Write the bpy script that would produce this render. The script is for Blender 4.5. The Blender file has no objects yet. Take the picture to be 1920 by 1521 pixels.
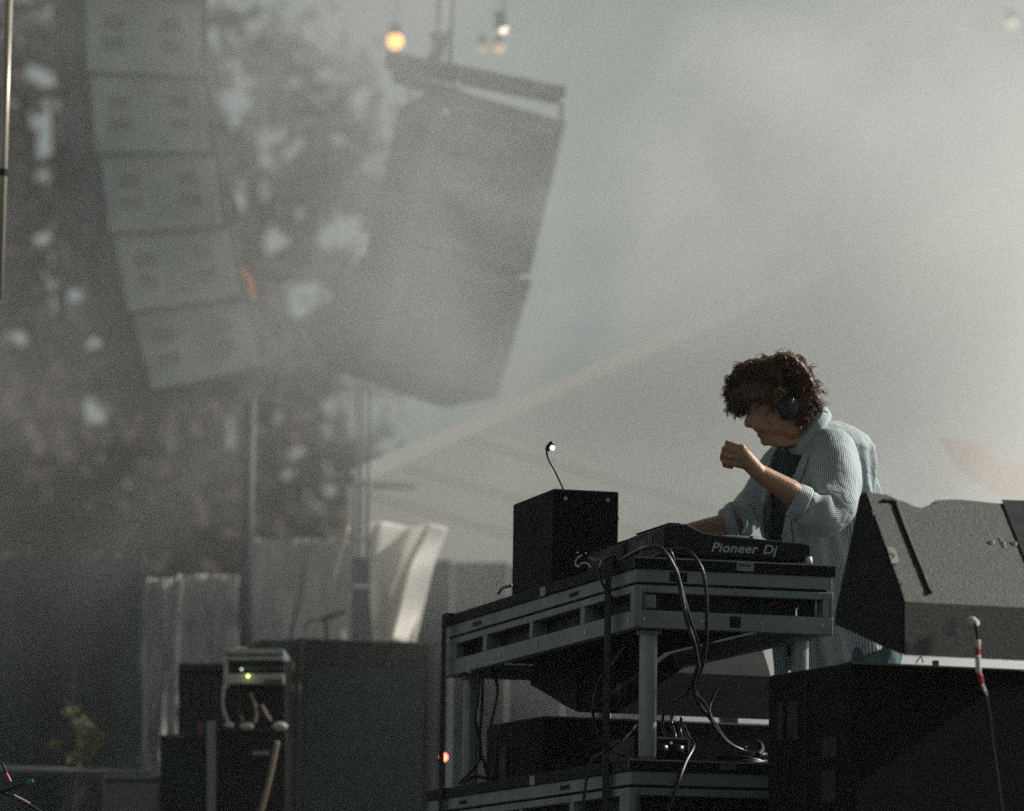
import bpy, bmesh, math, random
import numpy as np
from mathutils import Vector, Matrix, noise
R = math.radians
random.seed(7)
sc = bpy.context.scene
COL = sc.collection

# ------------------------------------------------------------------ camera
FPX = 7500.0
EYE = Vector((0, 0, 1.5))
PITCH, ROLL = R(8.17), R(0.86)
fw = Vector((0, math.cos(PITCH), math.sin(PITCH)))
up0 = Vector((0, -math.sin(PITCH), math.cos(PITCH)))
rt0 = Vector((1, 0, 0))
rt = rt0 * math.cos(ROLL) + up0 * math.sin(ROLL)
up = up0 * math.cos(ROLL) - rt0 * math.sin(ROLL)
cd = bpy.data.cameras.new('camera')
cam = bpy.data.objects.new('camera', cd)
COL.objects.link(cam)
cam.matrix_world = Matrix(((rt.x, up.x, -fw.x, EYE.x), (rt.y, up.y, -fw.y, EYE.y), (rt.z, up.z, -fw.z, EYE.z), (0, 0, 0, 1)))
cd.sensor_width = 36
cd.lens = FPX / 1920 * 36
cd.clip_start, cd.clip_end = 0.5, 3000
cd.dof.use_dof = True
cd.dof.focus_distance = 11.1
cd.dof.aperture_fstop = 2.8
sc.camera = cam

# ------------------------------------------------------------------ world, sun, exposure
SUN_DIR = Vector((0.77, 0.255, 0.545)).normalized()
w = bpy.data.worlds.new('World'); sc.world = w; w.use_nodes = True
nt = w.node_tree; nt.nodes.clear()
sky = nt.nodes.new('ShaderNodeTexSky'); sky.sky_type = 'NISHITA'; sky.sun_disc = False
sky.sun_elevation = math.asin(SUN_DIR.z); sky.sun_rotation = math.atan2(SUN_DIR.x, SUN_DIR.y)
sky.air_density = 1.0; sky.dust_density = 1.5; sky.ozone_density = 1.0
hs = nt.nodes.new('ShaderNodeHueSaturation'); hs.inputs['Saturation'].default_value = 0.08
bg = nt.nodes.new('ShaderNodeBackground'); bg.inputs['Strength'].default_value = 0.05
ow = nt.nodes.new('ShaderNodeOutputWorld')
tn_ = nt.nodes.new('ShaderNodeMix'); tn_.data_type = 'RGBA'; tn_.blend_type = 'MULTIPLY'; tn_.inputs[0].default_value = 1.0; tn_.inputs[7].default_value = (0.90, 1.0, 0.955, 1)
nt.links.new(sky.outputs[0], hs.inputs['Color']); nt.links.new(hs.outputs[0], tn_.inputs[6]); nt.links.new(tn_.outputs[2], bg.inputs['Color']); nt.links.new(bg.outputs[0], ow.inputs['Surface'])
sd = bpy.data.lights.new('sun', 'SUN'); sd.energy = 5.0; sd.angle = R(1.2); sd.color = (1.0, 0.96, 0.89)
so = bpy.data.objects.new('sun', sd); COL.objects.link(so)
so.rotation_euler = SUN_DIR.to_track_quat('Z', 'Y').to_euler(); so.location = (20, 6, 20)
sc.view_settings.view_transform = 'Standard'; sc.view_settings.look = 'None'
sc.view_settings.exposure = 0.08; sc.view_settings.gamma = 1.0; sc.view_settings.use_curve_mapping = False
sc.cycles.max_bounces = 6; sc.cycles.diffuse_bounces = 3; sc.cycles.glossy_bounces = 3
sc.cycles.volume_bounces = 3; sc.cycles.volume_step_rate = 1.0; sc.cycles.volume_max_steps = 128
sc.cycles.use_denoising = False

# ------------------------------------------------------------------ helpers
def at(u, v, d):
    """point seen at (u, v) of the 1920x1521 photograph, d metres along the lens axis"""
    return EYE + fw * d + rt * ((u - 960) / FPX * d) - up * ((v - 760.5) / FPX * d)
def ray(u, v):
    return (fw + rt * ((u - 960) / FPX) - up * ((v - 760.5) / FPX))
def on_plane(u, v, p0, n):
    r = ray(u, v); t = (p0 - EYE).dot(n) / r.dot(n)
    return EYE + r * t
def proj(p):
    q = p - EYE; d = q.dot(fw)
    return 960 + q.dot(rt) / d * FPX, 760.5 - q.dot(up) / d * FPX, d

class MB:
    def __init__(s): s.v = []; s.f = []
    def add(s, vs, fs):
        o = len(s.v); s.v += [Vector(x) for x in vs]; s.f += [tuple(i + o for i in f) for f in fs]; return s
    def box(s, o, a, b, c):
        """corner o and three edge vectors"""
        o, a, b, c = map(Vector, (o, a, b, c))
        if a.cross(b).dot(c) < 0: a, b = b, a
        vs = [o, o+a, o+a+b, o+b, o+c, o+a+c, o+a+b+c, o+b+c]
        return s.add(vs, [(0,3,2,1),(4,5,6,7),(0,1,5,4),(1,2,6,5),(2,3,7,6),(3,0,4,7)])
    def cbox(s, c, a, b, z):
        return s.box(Vector(c) - (Vector(a)+Vector(b)+Vector(z))/2, a, b, z)
    def prism(s, poly, d):
        n = len(poly); d = Vector(d); poly = [Vector(p) for p in poly]
        vs = poly + [p + d for p in poly]
        fs = [tuple(range(n))[::-1], tuple(range(n, 2*n))] + [(i, (i+1) % n, (i+1) % n + n, i+n) for i in range(n)]
        return s.add(vs, fs)
    def tube(s, pts, r, n=8, cap=True):
        pts = [Vector(p) for p in pts]; rs = r if isinstance(r, (list, tuple)) else [r]*len(pts)
        o = len(s.v); ref = None
        for i, p in enumerate(pts):
            t = (pts[min(i+1, len(pts)-1)] - pts[max(i-1, 0)]).normalized()
            if ref is None:
                ref = t.orthogonal().normalized()
            ref = (ref - t * ref.dot(t)).normalized(); b = t.cross(ref)
            for k in range(n):
                a = 2*math.pi*k/n; s.v.append(p + (ref*math.cos(a) + b*math.sin(a))*rs[i])
        for i in range(len(pts)-1):
            for k in range(n):
                a = o+i*n+k; b2 = o+i*n+(k+1) % n
                s.f.append((a, b2, b2+n, a+n))
        if cap:
            s.f.append(tuple(o+k for k in range(n))[::-1]); e = o+(len(pts)-1)*n
            s.f.append(tuple(e+k for k in range(n)))
        return s
    def ball(s, c, r, nu=12, nv=8, sc3=(1,1,1)):
        c = Vector(c); o = len(s.v)
        for j in range(1, nv):
            th = math.pi*j/nv
            for i in range(nu):
                a = 2*math.pi*i/nu
                s.v.append(c + Vector((math.sin(th)*math.cos(a)*r*sc3[0], math.sin(th)*math.sin(a)*r*sc3[1], math.cos(th)*r*sc3[2])))
        t = len(s.v); s.v.append(c+Vector((0,0,r*sc3[2]))); s.v.append(c-Vector((0,0,r*sc3[2])))
        for j in range(nv-2):
            for i in range(nu):
                a=o+j*nu+i; b=o+j*nu+(i+1)%nu
                s.f.append((a, a+nu, b+nu, b))
        for i in range(nu):
            s.f.append((t, o+i, o+(i+1)%nu)); e=o+(nv-2)*nu
            s.f.append((t+1, e+(i+1)%nu, e+i))
        return s
    def ring(s, c, axis, R0, r, n=20, m=8, arc=1.0):
        c=Vector(c); axis=Vector(axis).normalized(); x=axis.orthogonal().normalized(); y=axis.cross(x)
        pts=[c+(x*math.cos(2*math.pi*arc*i/n)+y*math.sin(2*math.pi*arc*i/n))*R0 for i in range(n+1)]
        return s.tube(pts, r, m, False)
    def build(s, name, mat, parent=None, bevel=0, smooth=False, seg=2):
        base = origin_of(parent) if parent else None
        if base is None:
            lo = [min(v[k] for v in s.v) for k in range(3)]; hi = [max(v[k] for v in s.v) for k in range(3)]
            base = Vector(((lo[0]+hi[0])/2, (lo[1]+hi[1])/2, lo[2]))
        me = bpy.data.meshes.new(name)
        me.from_pydata([v - base for v in s.v], [], s.f); me.update()
        o = bpy.data.objects.new(name, me); COL.objects.link(o)
        if parent: o.parent = parent
        else: o.location = base
        if mat: me.materials.append(mat)
        if bevel:
            md = o.modifiers.new('bevel', 'BEVEL'); md.width = bevel; md.segments = seg; md.limit_method = 'ANGLE'; md.angle_limit = R(40)
        if smooth:
            me.polygons.foreach_set('use_smooth', [True]*len(me.polygons))
        return o
def origin_of(o):
    p = Vector((0,0,0))
    while o is not None:
        p = p + o.location; o = o.parent
    return p
def tag(o, label=None, cat=None, group=None, kind=None):
    if label: o['label'] = label
    if cat: o['category'] = cat
    if group: o['group'] = group
    if kind: o['kind'] = kind
    return o
def thing(name, loc, label, cat, group=None):
    o = bpy.data.objects.new(name, None); COL.objects.link(o); o.location = loc
    o.empty_display_size = 0.1
    return tag(o, label, cat, group)
def copy_tree(o, parent=None):
    c = o.copy(); COL.objects.link(c)
    if parent: c.parent = parent
    for ch in list(o.children): copy_tree(ch, c)
    return c
def crom(pts, n=6):
    """smooth path through points (Catmull-Rom)"""
    P = [Vector(p) for p in pts]; P = [P[0]*2-P[1]] + P + [P[-1]*2-P[-2]]
    out = []
    for i in range(1, len(P)-2):
        for k in range(n):
            t = k/n
            out.append(0.5*((2*P[i]) + (P[i+1]-P[i-1])*t + (2*P[i-1]-5*P[i]+4*P[i+1]-P[i+2])*t*t + (-P[i-1]+3*P[i]-3*P[i+1]+P[i+2])*t**3))
    out.append(P[-2]); return out
def path(pxs, n=6): return crom([at(*p) for p in pxs], n)

MATS = {}
def mat(name, col, rough=0.6, metal=0.0, vary=0.25, vscale=8.0, bump=0.0, bscale=60.0, spec=0.5, wear=None, wearc=(0.3,0.3,0.3), trans=0.0, sheen=0.0):
    m = bpy.data.materials.new(name); m.use_nodes = True; N = m.node_tree.nodes; L = m.node_tree.links
    b = N['Principled BSDF']; b.inputs['Roughness'].default_value = rough; b.inputs['Metallic'].default_value = metal
    b.inputs['Specular IOR Level'].default_value = spec
    tc = N.new('ShaderNodeTexCoord'); nz = N.new('ShaderNodeTexNoise'); nz.inputs['Scale'].default_value = vscale; nz.inputs['Detail'].default_value = 6
    L.new(tc.outputs['Object'], nz.inputs['Vector'])
    mx = N.new('ShaderNodeMix'); mx.data_type = 'RGBA'
    mx.inputs[6].default_value = (*[c*(1-vary) for c in col], 1); mx.inputs[7].default_value = (*[min(1, c*(1+vary)) for c in col], 1)
    L.new(nz.outputs['Fac'], mx.inputs[0]); out = mx.outputs[2]
    if wear:
        n2 = N.new('ShaderNodeTexNoise'); n2.inputs['Scale'].default_value = wear; n2.inputs['Detail'].default_value = 8; n2.inputs['Roughness'].default_value = 0.75
        L.new(tc.outputs['Object'], n2.inputs['Vector'])
        rp = N.new('ShaderNodeMapRange'); rp.inputs[1].default_value = 0.62; rp.inputs[2].default_value = 0.72
        L.new(n2.outputs['Fac'], rp.inputs[0])
        m2 = N.new('ShaderNodeMix'); m2.data_type = 'RGBA'; L.new(rp.outputs[0], m2.inputs[0]); L.new(out, m2.inputs[6]); m2.inputs[7].default_value = (*wearc, 1)
        out = m2.outputs[2]
    L.new(out, b.inputs['Base Color'])
    n3 = N.new('ShaderNodeTexNoise'); n3.inputs['Scale'].default_value = vscale*2.3; n3.inputs['Detail'].default_value = 4; L.new(tc.outputs['Object'], n3.inputs['Vector'])
    mr = N.new('ShaderNodeMapRange'); mr.inputs[3].default_value = max(0.05, rough-0.15); mr.inputs[4].default_value = min(1, rough+0.15)
    L.new(n3.outputs['Fac'], mr.inputs[0]); L.new(mr.outputs[0], b.inputs['Roughness'])
    if bump:
        nb = N.new('ShaderNodeTexNoise'); nb.inputs['Scale'].default_value = bscale; nb.inputs['Detail'].default_value = 5; L.new(tc.outputs['Object'], nb.inputs['Vector'])
        bp = N.new('ShaderNodeBump'); bp.inputs['Strength'].default_value = bump; bp.inputs['Distance'].default_value = 0.01
        L.new(nb.outputs['Fac'], bp.inputs['Height']); L.new(bp.outputs[0], b.inputs['Normal'])
    if trans: b.inputs['Transmission Weight'].default_value = trans
    if sheen: b.inputs['Sheen Weight'].default_value = sheen
    MATS[name] = m; return m
def emis(name, col, st):
    m = bpy.data.materials.new(name); m.use_nodes = True; b = m.node_tree.nodes['Principled BSDF']
    b.inputs['Base Color'].default_value = (*col, 1); b.inputs['Emission Color'].default_value = (*col, 1); b.inputs['Emission Strength'].default_value = st
    return m

M_alu = mat('aluminium', (0.22, 0.255, 0.268), 0.5, 0.2, 0.55, 7, 0.06, 90, wear=11, wearc=(0.07,0.07,0.065))
M_leg = mat('leg_aluminium', (0.34, 0.35, 0.37), 0.38, 0.25, 0.2, 6, 0.1, 60)
M_ply = mat('black_plywood', (0.004, 0.006, 0.0075), 0.75, 0, 0.5, 10, 0.15, 80, spec=0.25)
M_trim = mat('worn_edge', (0.30, 0.29, 0.27), 0.5, 0.3, 0.8, 25)
M_black = mat('black_paint', (0.0040, 0.0062, 0.0078), 0.85, 0, 0.4, 6, 0.06, 220, spec=0.25)
M_blackp = mat('black_plastic', (0.004, 0.006, 0.0075), 0.6, 0, 0.3, 9, 0.05, 200, spec=0.25)
M_rubber = mat('black_rubber', (0.008, 0.008, 0.009), 0.38, 0, 0.3, 20, spec=0.5)
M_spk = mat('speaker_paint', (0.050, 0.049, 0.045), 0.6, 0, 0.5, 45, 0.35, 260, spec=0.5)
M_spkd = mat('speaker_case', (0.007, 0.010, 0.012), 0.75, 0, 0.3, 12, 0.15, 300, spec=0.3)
M_grille = mat('grille', (0.030, 0.056, 0.060), 0.7, 0.2, 0.2, 5, 0.7, 150)
M_white = mat('white_plastic', (0.6, 0.6, 0.57), 0.5, 0, 0.15, 20)
M_red = mat('red_tape', (0.42, 0.02, 0.02), 0.5, 0, 0.1, 20)
M_steel = mat('steel', (0.5, 0.5, 0.5), 0.3, 0.9, 0.2, 20)
M_logo = mat('logo_print', (0.42, 0.46, 0.46), 0.5, 0, 0.1, 20)
M_logod = mat('logo_print_dim', (0.09, 0.10, 0.11), 0.5, 0, 0.1, 20)
M_sticker = mat('sticker', (0.26, 0.26, 0.25), 0.55, 0, 0.4, 60)
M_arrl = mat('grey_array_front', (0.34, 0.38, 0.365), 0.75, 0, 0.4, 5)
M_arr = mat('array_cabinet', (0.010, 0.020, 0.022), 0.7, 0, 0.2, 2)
M_arrf = mat('array_grille', (0.16, 0.18, 0.17), 0.75, 0, 0.45, 5)
M_dark = mat('driver_dark', (0.01, 0.01, 0.011), 0.7)
M_skin = mat('skin', (0.46, 0.26, 0.165), 0.5, 0, 0.12, 40, 0.15, 180)
M_hair = mat('brown_hair', (0.105, 0.055, 0.025), 0.45, 0, 0.45, 30, spec=0.4)
M_tee = mat('dark_undershirt', (0.014, 0.022, 0.030), 0.85, 0, 0.2, 15)
M_gold = mat('gold', (0.85, 0.5, 0.15), 0.25, 1.0, 0.05)
M_cream = mat('cream_pole', (0.62, 0.56, 0.47), 0.35, 0.3, 0.1, 3)
M_cloth = mat('pale_fabric', (0.36, 0.37, 0.37), 0.8, 0, 0.12, 1.5)
M_sail = mat('cream_tarp', (0.84, 0.82, 0.77), 0.55, 0, 0.1, 2, 0.2, 10)
M_drape = mat('black_drape', (0.013, 0.033, 0.038), 0.9, 0, 0.3, 2)
M_cord = mat('buff_cord', (0.40, 0.32, 0.24), 0.7)
M_bark = mat('bark', (0.06, 0.05, 0.045), 0.9, 0, 0.3, 3)
M_leaf = mat('dark_leaves', (0.078, 0.062, 0.060), 0.95, 0, 0.5, 1.2, spec=0.03)
M_leafg = mat('yellow_green_leaves', (0.10, 0.10, 0.02), 0.7, 0, 0.5, 3)
M_tent = mat('tent_fabric', (0.62, 0.63, 0.61), 0.8, 0, 0.1, 0.5)
M_tentb = mat('tent_beam', (0.62, 0.61, 0.58), 0.5)
M_orange = mat('orange_fabric', (0.95, 0.42, 0.10), 0.7, 0, 0.3, 2)

def translucent(m_, col, f):
    t_ = m_.node_tree; b_ = t_.nodes.new('ShaderNodeBsdfTranslucent'); b_.inputs[0].default_value = (*col, 1)
    x_ = t_.nodes.new('ShaderNodeMixShader'); x_.inputs[0].default_value = f
    t_.links.new(t_.nodes['Principled BSDF'].outputs[0], x_.inputs[1]); t_.links.new(b_.outputs[0], x_.inputs[2]); t_.links.new(x_.outputs[0], t_.nodes['Material Output'].inputs['Surface'])
translucent(M_sail, (0.88,0.86,0.80), 0.5); translucent(M_cloth, (0.5,0.5,0.5), 0.3); translucent(M_tent, (0.85,0.84,0.8), 0.65); translucent(M_tentb, (0.9,0.89,0.85), 0.88); translucent(M_orange, (0.95,0.45,0.2), 0.5)

# ------------------------------------------------------------------ setting
FLOOR = 1.56
m = MB(); m.add([(-400,-100,0),(400,-100,0),(400,900,0),(-400,900,0)], [(0,1,2,3)])
g = m.build('ground', mat('grass_ground', (0.03, 0.036, 0.022), 0.95, 0, 0.5, 0.4)); tag(g, kind='structure')
m = MB(); m.box((-7, 7.6, FLOOR-0.12), (16,0,0), (0,13.5,0), (0,0,0.12))
g = m.build('stage_floor', mat('stage_floor_black', (0.02,0.02,0.022), 0.6, 0, 0.4, 4)); tag(g, kind='structure')

rf = thing('added_shade_roof', (0,5,8.2), 'unseen dark roof added above the picture to shade the foreground', 'roof'); rf['kind'] = 'structure'
del rf['category'], rf['label']  # unseen roof, added to cut the sky light on the foreground
MB().box((-9.5,5,8.2), (15.0,0,0), (0,7.6,0), (0,0,0.06)).build('shade_sheet', M_drape, rf)
for y_ in (5.3, 9.0, 12.3):
    for dz in (0.0, 0.3): MB().tube([(-9.5,y_,7.8+dz),(5.5,y_,7.8+dz)], 0.03, 6).build('truss_chord', M_arr, rf)
for x_ in (-9.4, 5.4):
    MB().tube([(x_,8.6,0),(x_,9.0,8.2)], 0.12, 8).build('roof_post', M_arr, rf)
    MB().tube([(x_,5.3,0),(x_,5.3,8.2)], 0.12, 8).build('roof_post', M_arr, rf)

# ------------------------------------------------------------------ stage decks (the desk)
A1 = R(-15.85)
E1 = Vector((math.sin(A1), math.cos(A1), 0)); E2 = Vector((math.cos(A1), -math.sin(A1), 0)); Z = Vector((0,0,1))
P0 = at(1190, 1043, 10.6)
NL = -E2          # normal of the long left face
NR = -E1          # normal of the short near face
W2 = (on_plane(1568, 1058, P0, NR) - P0).dot(E2)
L1 = (on_plane(828, 1155, P0, NL) - P0).dot(E1)
def deck(P, L, W, label, windows_px, group, legs_down, win2, extra=0.0):
    root = thing('stage_deck', P - Z*0.19 + E1*L/2 + E2*W/2, label, 'stage deck', group)
    top = MB().box(P - Z*0.031, E1*L, E2*W, Z*0.031)
    top.build('plywood_top', M_ply, root, 0.002)
    k = 0.008
    # upper frame rail, slightly inside the top, on four sides
    def rail(z0, z1, inset, name, m_, th=0.03):
        mb = MB(); q = P + E1*inset + E2*inset; l, wd = L-2*inset, W-2*inset
        mb.box(q - Z*z1, E1*l, E2*th, Z*(z1-z0))
        mb.box(q - Z*z1 + E2*(wd-th), E1*l, E2*th, Z*(z1-z0))
        mb.box(q - Z*z1 + E2*th, E2*(wd-2*th), E1*th, Z*(z1-z0))
        mb.box(q - Z*z1 + E2*th + E1*(l-th), E2*(wd-2*th), E1*th, Z*(z1-z0))
        return mb.build(name, m_, root, 0.002)
    rail(0.031, 0.067, k, 'upper_rail', M_alu)
    rail(0.067, 0.074, k+0.012, 'groove', M_ply)
    rail(0.074, 0.094, k-0.002, 'middle_rail', M_alu)
    rail(0.141, 0.188, k-0.002, 'lower_rail', M_alu)
    # web behind the openings
    rail(0.094, 0.141, k+0.045, 'web', M_blackp, 0.01)
    # mullions on the long faces and the short faces
    def mull(q, a, b, dirv, inn):
        MB().box(q + dirv*a - Z*0.141, dirv*(b-a), inn*0.028, Z*0.047).build('mullion', M_alu, root, 0.002)
    q1 = P + E2*(k-0.002)
    cur = k-0.002
    for (a, b) in windows_px:
        mull(q1, cur, a, E1, E2); cur = b
    mull(q1, cur, L-k, E1, E2)
    q2 = P + E1*(k-0.002); cur = k+0.026
    for (a, b) in win2:
        mull(q2, cur, a, E2, E1); cur = b
    mull(q2, cur, W-k, E2, E1)
    q3 = P + E2*(W-k-0.028); cur = k-0.002   # far long side, seen from inside under the deck
    for (a, b) in windows_px:
        mull(q3, cur, a, E1, E2); cur = b
    mull(q3, cur, L-k, E1, E2)
    # corner bracket rim proud of the rails, small screws
    MB().box(P + E1*(k-0.005) + E2*(k-0.005) - Z*0.187, E1*0.018, E2*0.018, Z*0.11).build('corner_bracket', M_alu, root, 0.003)
    MB().box(P + E1*(L-0.02) + E2*(k-0.006) - Z*0.187, E1*0.018, E2*0.018, Z*0.11).build('corner_bracket', M_alu, root, 0.003)
    # worn bright edge strips of the top
    MB().box(P - E1*0.002 - Z*0.004, E2*W, -E1*0.0012, Z*0.0036).build('edge_strip', M_trim, root)
    MB().box(P - E2*0.001 - E1*0.001 - Z*0.03, E1*0.003, -E2*0.0012, Z*0.029).build('edge_strip', M_trim, root)
    MB().box(P + E2*W - E1*0.0035 - Z*0.188, E2*0.0015, -E1*0.001, Z*0.188).build('edge_strip', M_trim, root)
    for t in (0.27, 0.78):   # slots in the upper rail
        MB().box(P + E1*(L*t) + E2*(k-0.001) - Z*0.056, E1*0.09, E2*0.004, Z*0.012).build('rail_slot', M_ply, root)
    for t in (0.42,):
        MB().box(P + E1*(L*t) - E2*0.002 - Z*0.031, E1*0.05, E2*0.004, Z*0.026).build('edge_clip', M_trim, root)
    if legs_down:
        for (a, b) in ((0.06, 0.045), (L-0.14, 0.045), (0.06, W-0.095), (L-0.14, W-0.095)):
            mb = MB(); c = P + E1*(a+0.022) + E2*(b+0.022) - Z*0.188
            mb.box(c - E1*0.022 - E2*0.022 - Z*legs_down, E1*0.044, E2*0.044, Z*legs_down)
            lg = mb.build('leg', M_leg, root, 0.015, True, 6)
            MB().box(c - E1*0.028 - E2*0.028 - Z*0.0, E1*0.056, E2*0.056, -Z*0.012).build('leg_socket', M_leg, lg, 0.004)
    return root
def tl(u, v):   # distance along the long face at a pixel
    return (on_plane(u, v, P0, NL) - P0).dot(E1)
def tr(u, v):
    return (on_plane(u, v, P0, NR) - P0).dot(E2)
winL = sorted([(tl(1178,1110), tl(1092,1135)), (tl(1084,1137), tl(995,1160)), (tl(989,1160), tl(909,1185)), (tl(902,1190), tl(851,1205))])
winR = [(tr(1203,1130), tr(1555,1135))]
LOWZ = (on_plane(1178, 1423, P0, NR)).z
P1 = P0 - E2*0.012 - E1*0.01; P1.z = LOWZ
d1 = deck(P0, L1, W2, 'upper aluminium stage deck used as the desk, its black top edge under the players', winL, 'stacked stage decks', P0.z-0.188-LOWZ, winR)
w2 = [(a+0.05, b+0.05) for a, b in winL]
d2 = deck(P1, L1+0.12, W2+0.02, 'lower aluminium stage deck, on which the legs of the desk stand', w2, 'stacked stage decks', LOWZ-0.188-FLOOR, winR)
for dk_, Pk in ((d1, P0), (d2, P1)):
    for t_ in (0.06, 0.45, 0.93, 1.32, 1.80):
        q = Pk + E1*t_ + E2*0.0058 - Z*0.165
        MB().tube([q, q-E2*0.003], 0.0055, 10).build('rivet', M_steel, dk_)
    for t_ in (0.03, 0.19, 0.36, 0.53):
        q = Pk + E2*t_ + E1*0.0058 - Z*0.165
        MB().tube([q, q-E1*0.003], 0.0048, 10).build('rivet', M_steel, dk_)
for a_, w_, z_ in ((0.10, 0.05, 0.062), (0.27, 0.03, 0.179)):
    MB().box(P0 + E2*a_ + E1*(0.0055 if z_ > 0.1 else 0.0075) - Z*z_, E2*w_, -E1*0.0006, Z*(0.024 if z_ < 0.1 else 0.03)).build('tape_patch', M_ply, d1)
# socket block, latch hook and sticker on the near rail
MB().box(P0+E1*0.012+E2*tr(1208,1120)-Z*0.136, E2*0.038, E1*0.02, Z*0.038).build('socket_block', M_alu, d1, 0.004)
MB().box(P0+E1*0.03+E2*tr(1500,1120)-Z*0.138, E2*0.055, E1*0.02, Z*0.042).build('socket_block', M_ply, d1, 0.004)
hp = P0+E2*tr(1492,1135)-E1*0.002
MB().tube(crom([hp-Z*0.141, hp-Z*0.125, hp-Z*0.118+E2*0.006], 4), 0.0028, 6).build('hook', M_steel, d1)
stk = P0 + E2*tr(1381,1050) - E1*0.0025 - Z*0.027
MB().box(stk, E2*0.048, E1*0.001, Z*0.024).build('sticker', M_sticker, d1)
mb = MB()
for i in range(7): mb.box(stk + E2*(0.006+i*0.0052) + Z*(0.013+0.0012*math.sin(i*2.1)) - E1*0.0008, E2*0.0036, E1*0.0004, Z*0.005)
mb.build('sticker_print', M_ply, d1)
stk2 = P1 + E2*tr(1355,1440) - E1*0.0035 - Z*0.022
MB().box(stk2, E2*0.045, E1*0.001, Z*0.016).build('sticker', M_logod, d2)

# ------------------------------------------------------------------ DJ players
def player(O, label, dim, scale=1.0, big=True):
    """O: near rear corner on the table top. rear faces -E2, side faces -E1"""
    Wd, Dp = 0.33*scale, 0.415*scale   # width along E1, depth along E2
    root = thing('media_player', O + E1*Wd/2 + E2*Dp/2, label, 'DJ player', 'DJ media players on the desk')
    prof = [(0,0.012),(0,0.086),(0.012,0.092),(0.060,0.097),(0.105,0.078),(0.135,0.072),(0.40,0.060),(Dp,0.057),(Dp,0.012)]
    MB().prism([O + E2*a + Z*b for a, b in prof], E1*Wd).build('body', M_blackp, root, 0.003)
    MB().box(O + E1*0.02 + E2*0.018 + Z*0.0965, E1*(Wd-0.04), E2*0.035, Z*0.004).build('screen', M_black, root, 0.001)
    c = O + E1*Wd*0.5 + E2*0.245 + Z*0.066
    MB().tube([c, c+Z*0.012, c+Z*0.015], [0.098, 0.098, 0.09], 36).build('jog_wheel', M_steel, root)
    for k in range(4):
        cc = O + E1*(0.05+0.01*k) + E2*(0.09+0.09*k) + Z*0.066
        MB().tube([cc, cc+Z*0.014], 0.006, 10).build('button', M_blackp, root)
    for a in (0.03, Dp-0.035):
        for b in (0.03, Wd-0.03):
            MB().tube([O+E1*b+E2*a, O+E1*b+E2*a+Z*0.012], 0.014, 12).build('foot', M_rubber, root)
    def text(body, org, xd, yd, size, mt, nm='lettering', sx_=1.13):
        c = bpy.data.curves.new(nm, 'FONT'); c.body = body; c.size = size; c.extrude = 0.0004; c.shear = 0.25; c.offset = 0.0006*size/0.03; c.space_character = 1.05
        o = bpy.data.objects.new(nm, c); COL.objects.link(o); o.parent = root
        zd = xd.cross(yd); o.matrix_local = Matrix(((xd.x*sx_,yd.x,zd.x,0),(xd.y*sx_,yd.y,zd.y,0),(xd.z*sx_,yd.z,zd.z,0),(0,0,0,1)))
        o.location = org - root.location; c.materials.append(mt)
        bpy.context.view_layer.update(); me_ = bpy.data.meshes.new_from_object(o.evaluated_get(bpy.context.evaluated_depsgraph_get())); me_.name = nm
        o2 = bpy.data.objects.new(nm, me_); COL.objects.link(o2); o2.parent = root; o2.matrix_local = o.matrix_local.copy(); bpy.data.objects.remove(o); return o2
    text('Pioneer', O + E2*0.13 + Z*0.026 - E1*0.002, E2, Z, 0.035, M_logo if big else M_logod)
    text('Dj', O + E2*0.276 + Z*0.026 - E1*0.002, E2, Z, 0.035, M_logo if big else M_logod)
    text('Pioneer Dj', O + E1*(Wd-0.05) + Z*0.052 - E2*0.002, -E1, Z, 0.034, M_logod)
    return root
O1 = on_plane(1245, 1043, P0, NR); O1 = P0 + E2*0.068 + E1*0.035
O1.z = P0.z
# near corner of the first player: seen at u~1245
for _ in range(3):
    uu = proj(O1 + Z*0.09)[0]; O1 = O1 + E2*((1246-uu)/707)
player(O1, 'nearest black media player, its logo along the side facing us, jog wheel on top', 0)
player(O1 + E1*0.43 + E2*0.02, 'farther black media player, half hidden between the nearest one and the tall cabinet', 1, big=False)
ft = O1 + E2*0.405 - E1*0.012
tag(MB().tube([ft, ft+Z*0.022], [0.011, 0.009], 12).build('white_knob', M_white, None, 0, True), 'small white knob on the desk at the right end of the nearest player', 'knob')
# ------------------------------------------------------------------ tall black cabinet with gooseneck lamp
cz = P0.z
def desk_pt(u, v):
    r = ray(u, v); t = (cz - EYE.z)/r.z; return EYE + r*t
C0 = P0 + E1*0.0; # near corner seen at u=1036: solve on desk, 0.085 m inside the left edge
t0 = 0.62
C0 = P0 + E2*0.055 + E1*t0
for _ in range(6):
    uu = proj(C0)[0]; C0 = C0 + E1*((uu-1035.0)/185.0)
hz = 0.0
for _ in range(4):
    hz += (proj(C0+Z*hz)[1]-916)/690.0
cabL = 0.36
for _ in range(5): cabL += (proj(C0+E1*cabL+Z*hz)[0]-962)/170.0
cabW = 0.19
for _ in range(5): cabW += (1160.5-proj(C0+E2*cabW+Z*hz)[0])/640.0
0 and print('CAB', (C0-P0).dot(E1), (C0-P0).dot(E2), cabL, cabW, hz, 'O1', (O1-P0).dot(E1), (O1-P0).dot(E2))
cab = thing('equipment_cabinet', C0+E1*cabL/2+E2*cabW/2, 'tall matt black cabinet standing on the left end of the desk', 'cabinet')
MB().box(C0+Z*0.008, E1*cabL, E2*cabW, Z*(hz-0.008)).build('body', M_black, cab, 0.004)
for a in (0.03, cabL-0.03):
    for b in (0.03, cabW-0.03):
        MB().tube([C0+E1*a+E2*b, C0+E1*a+E2*b+Z*0.008], 0.012, 10).build('foot', M_rubber, cab)
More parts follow.
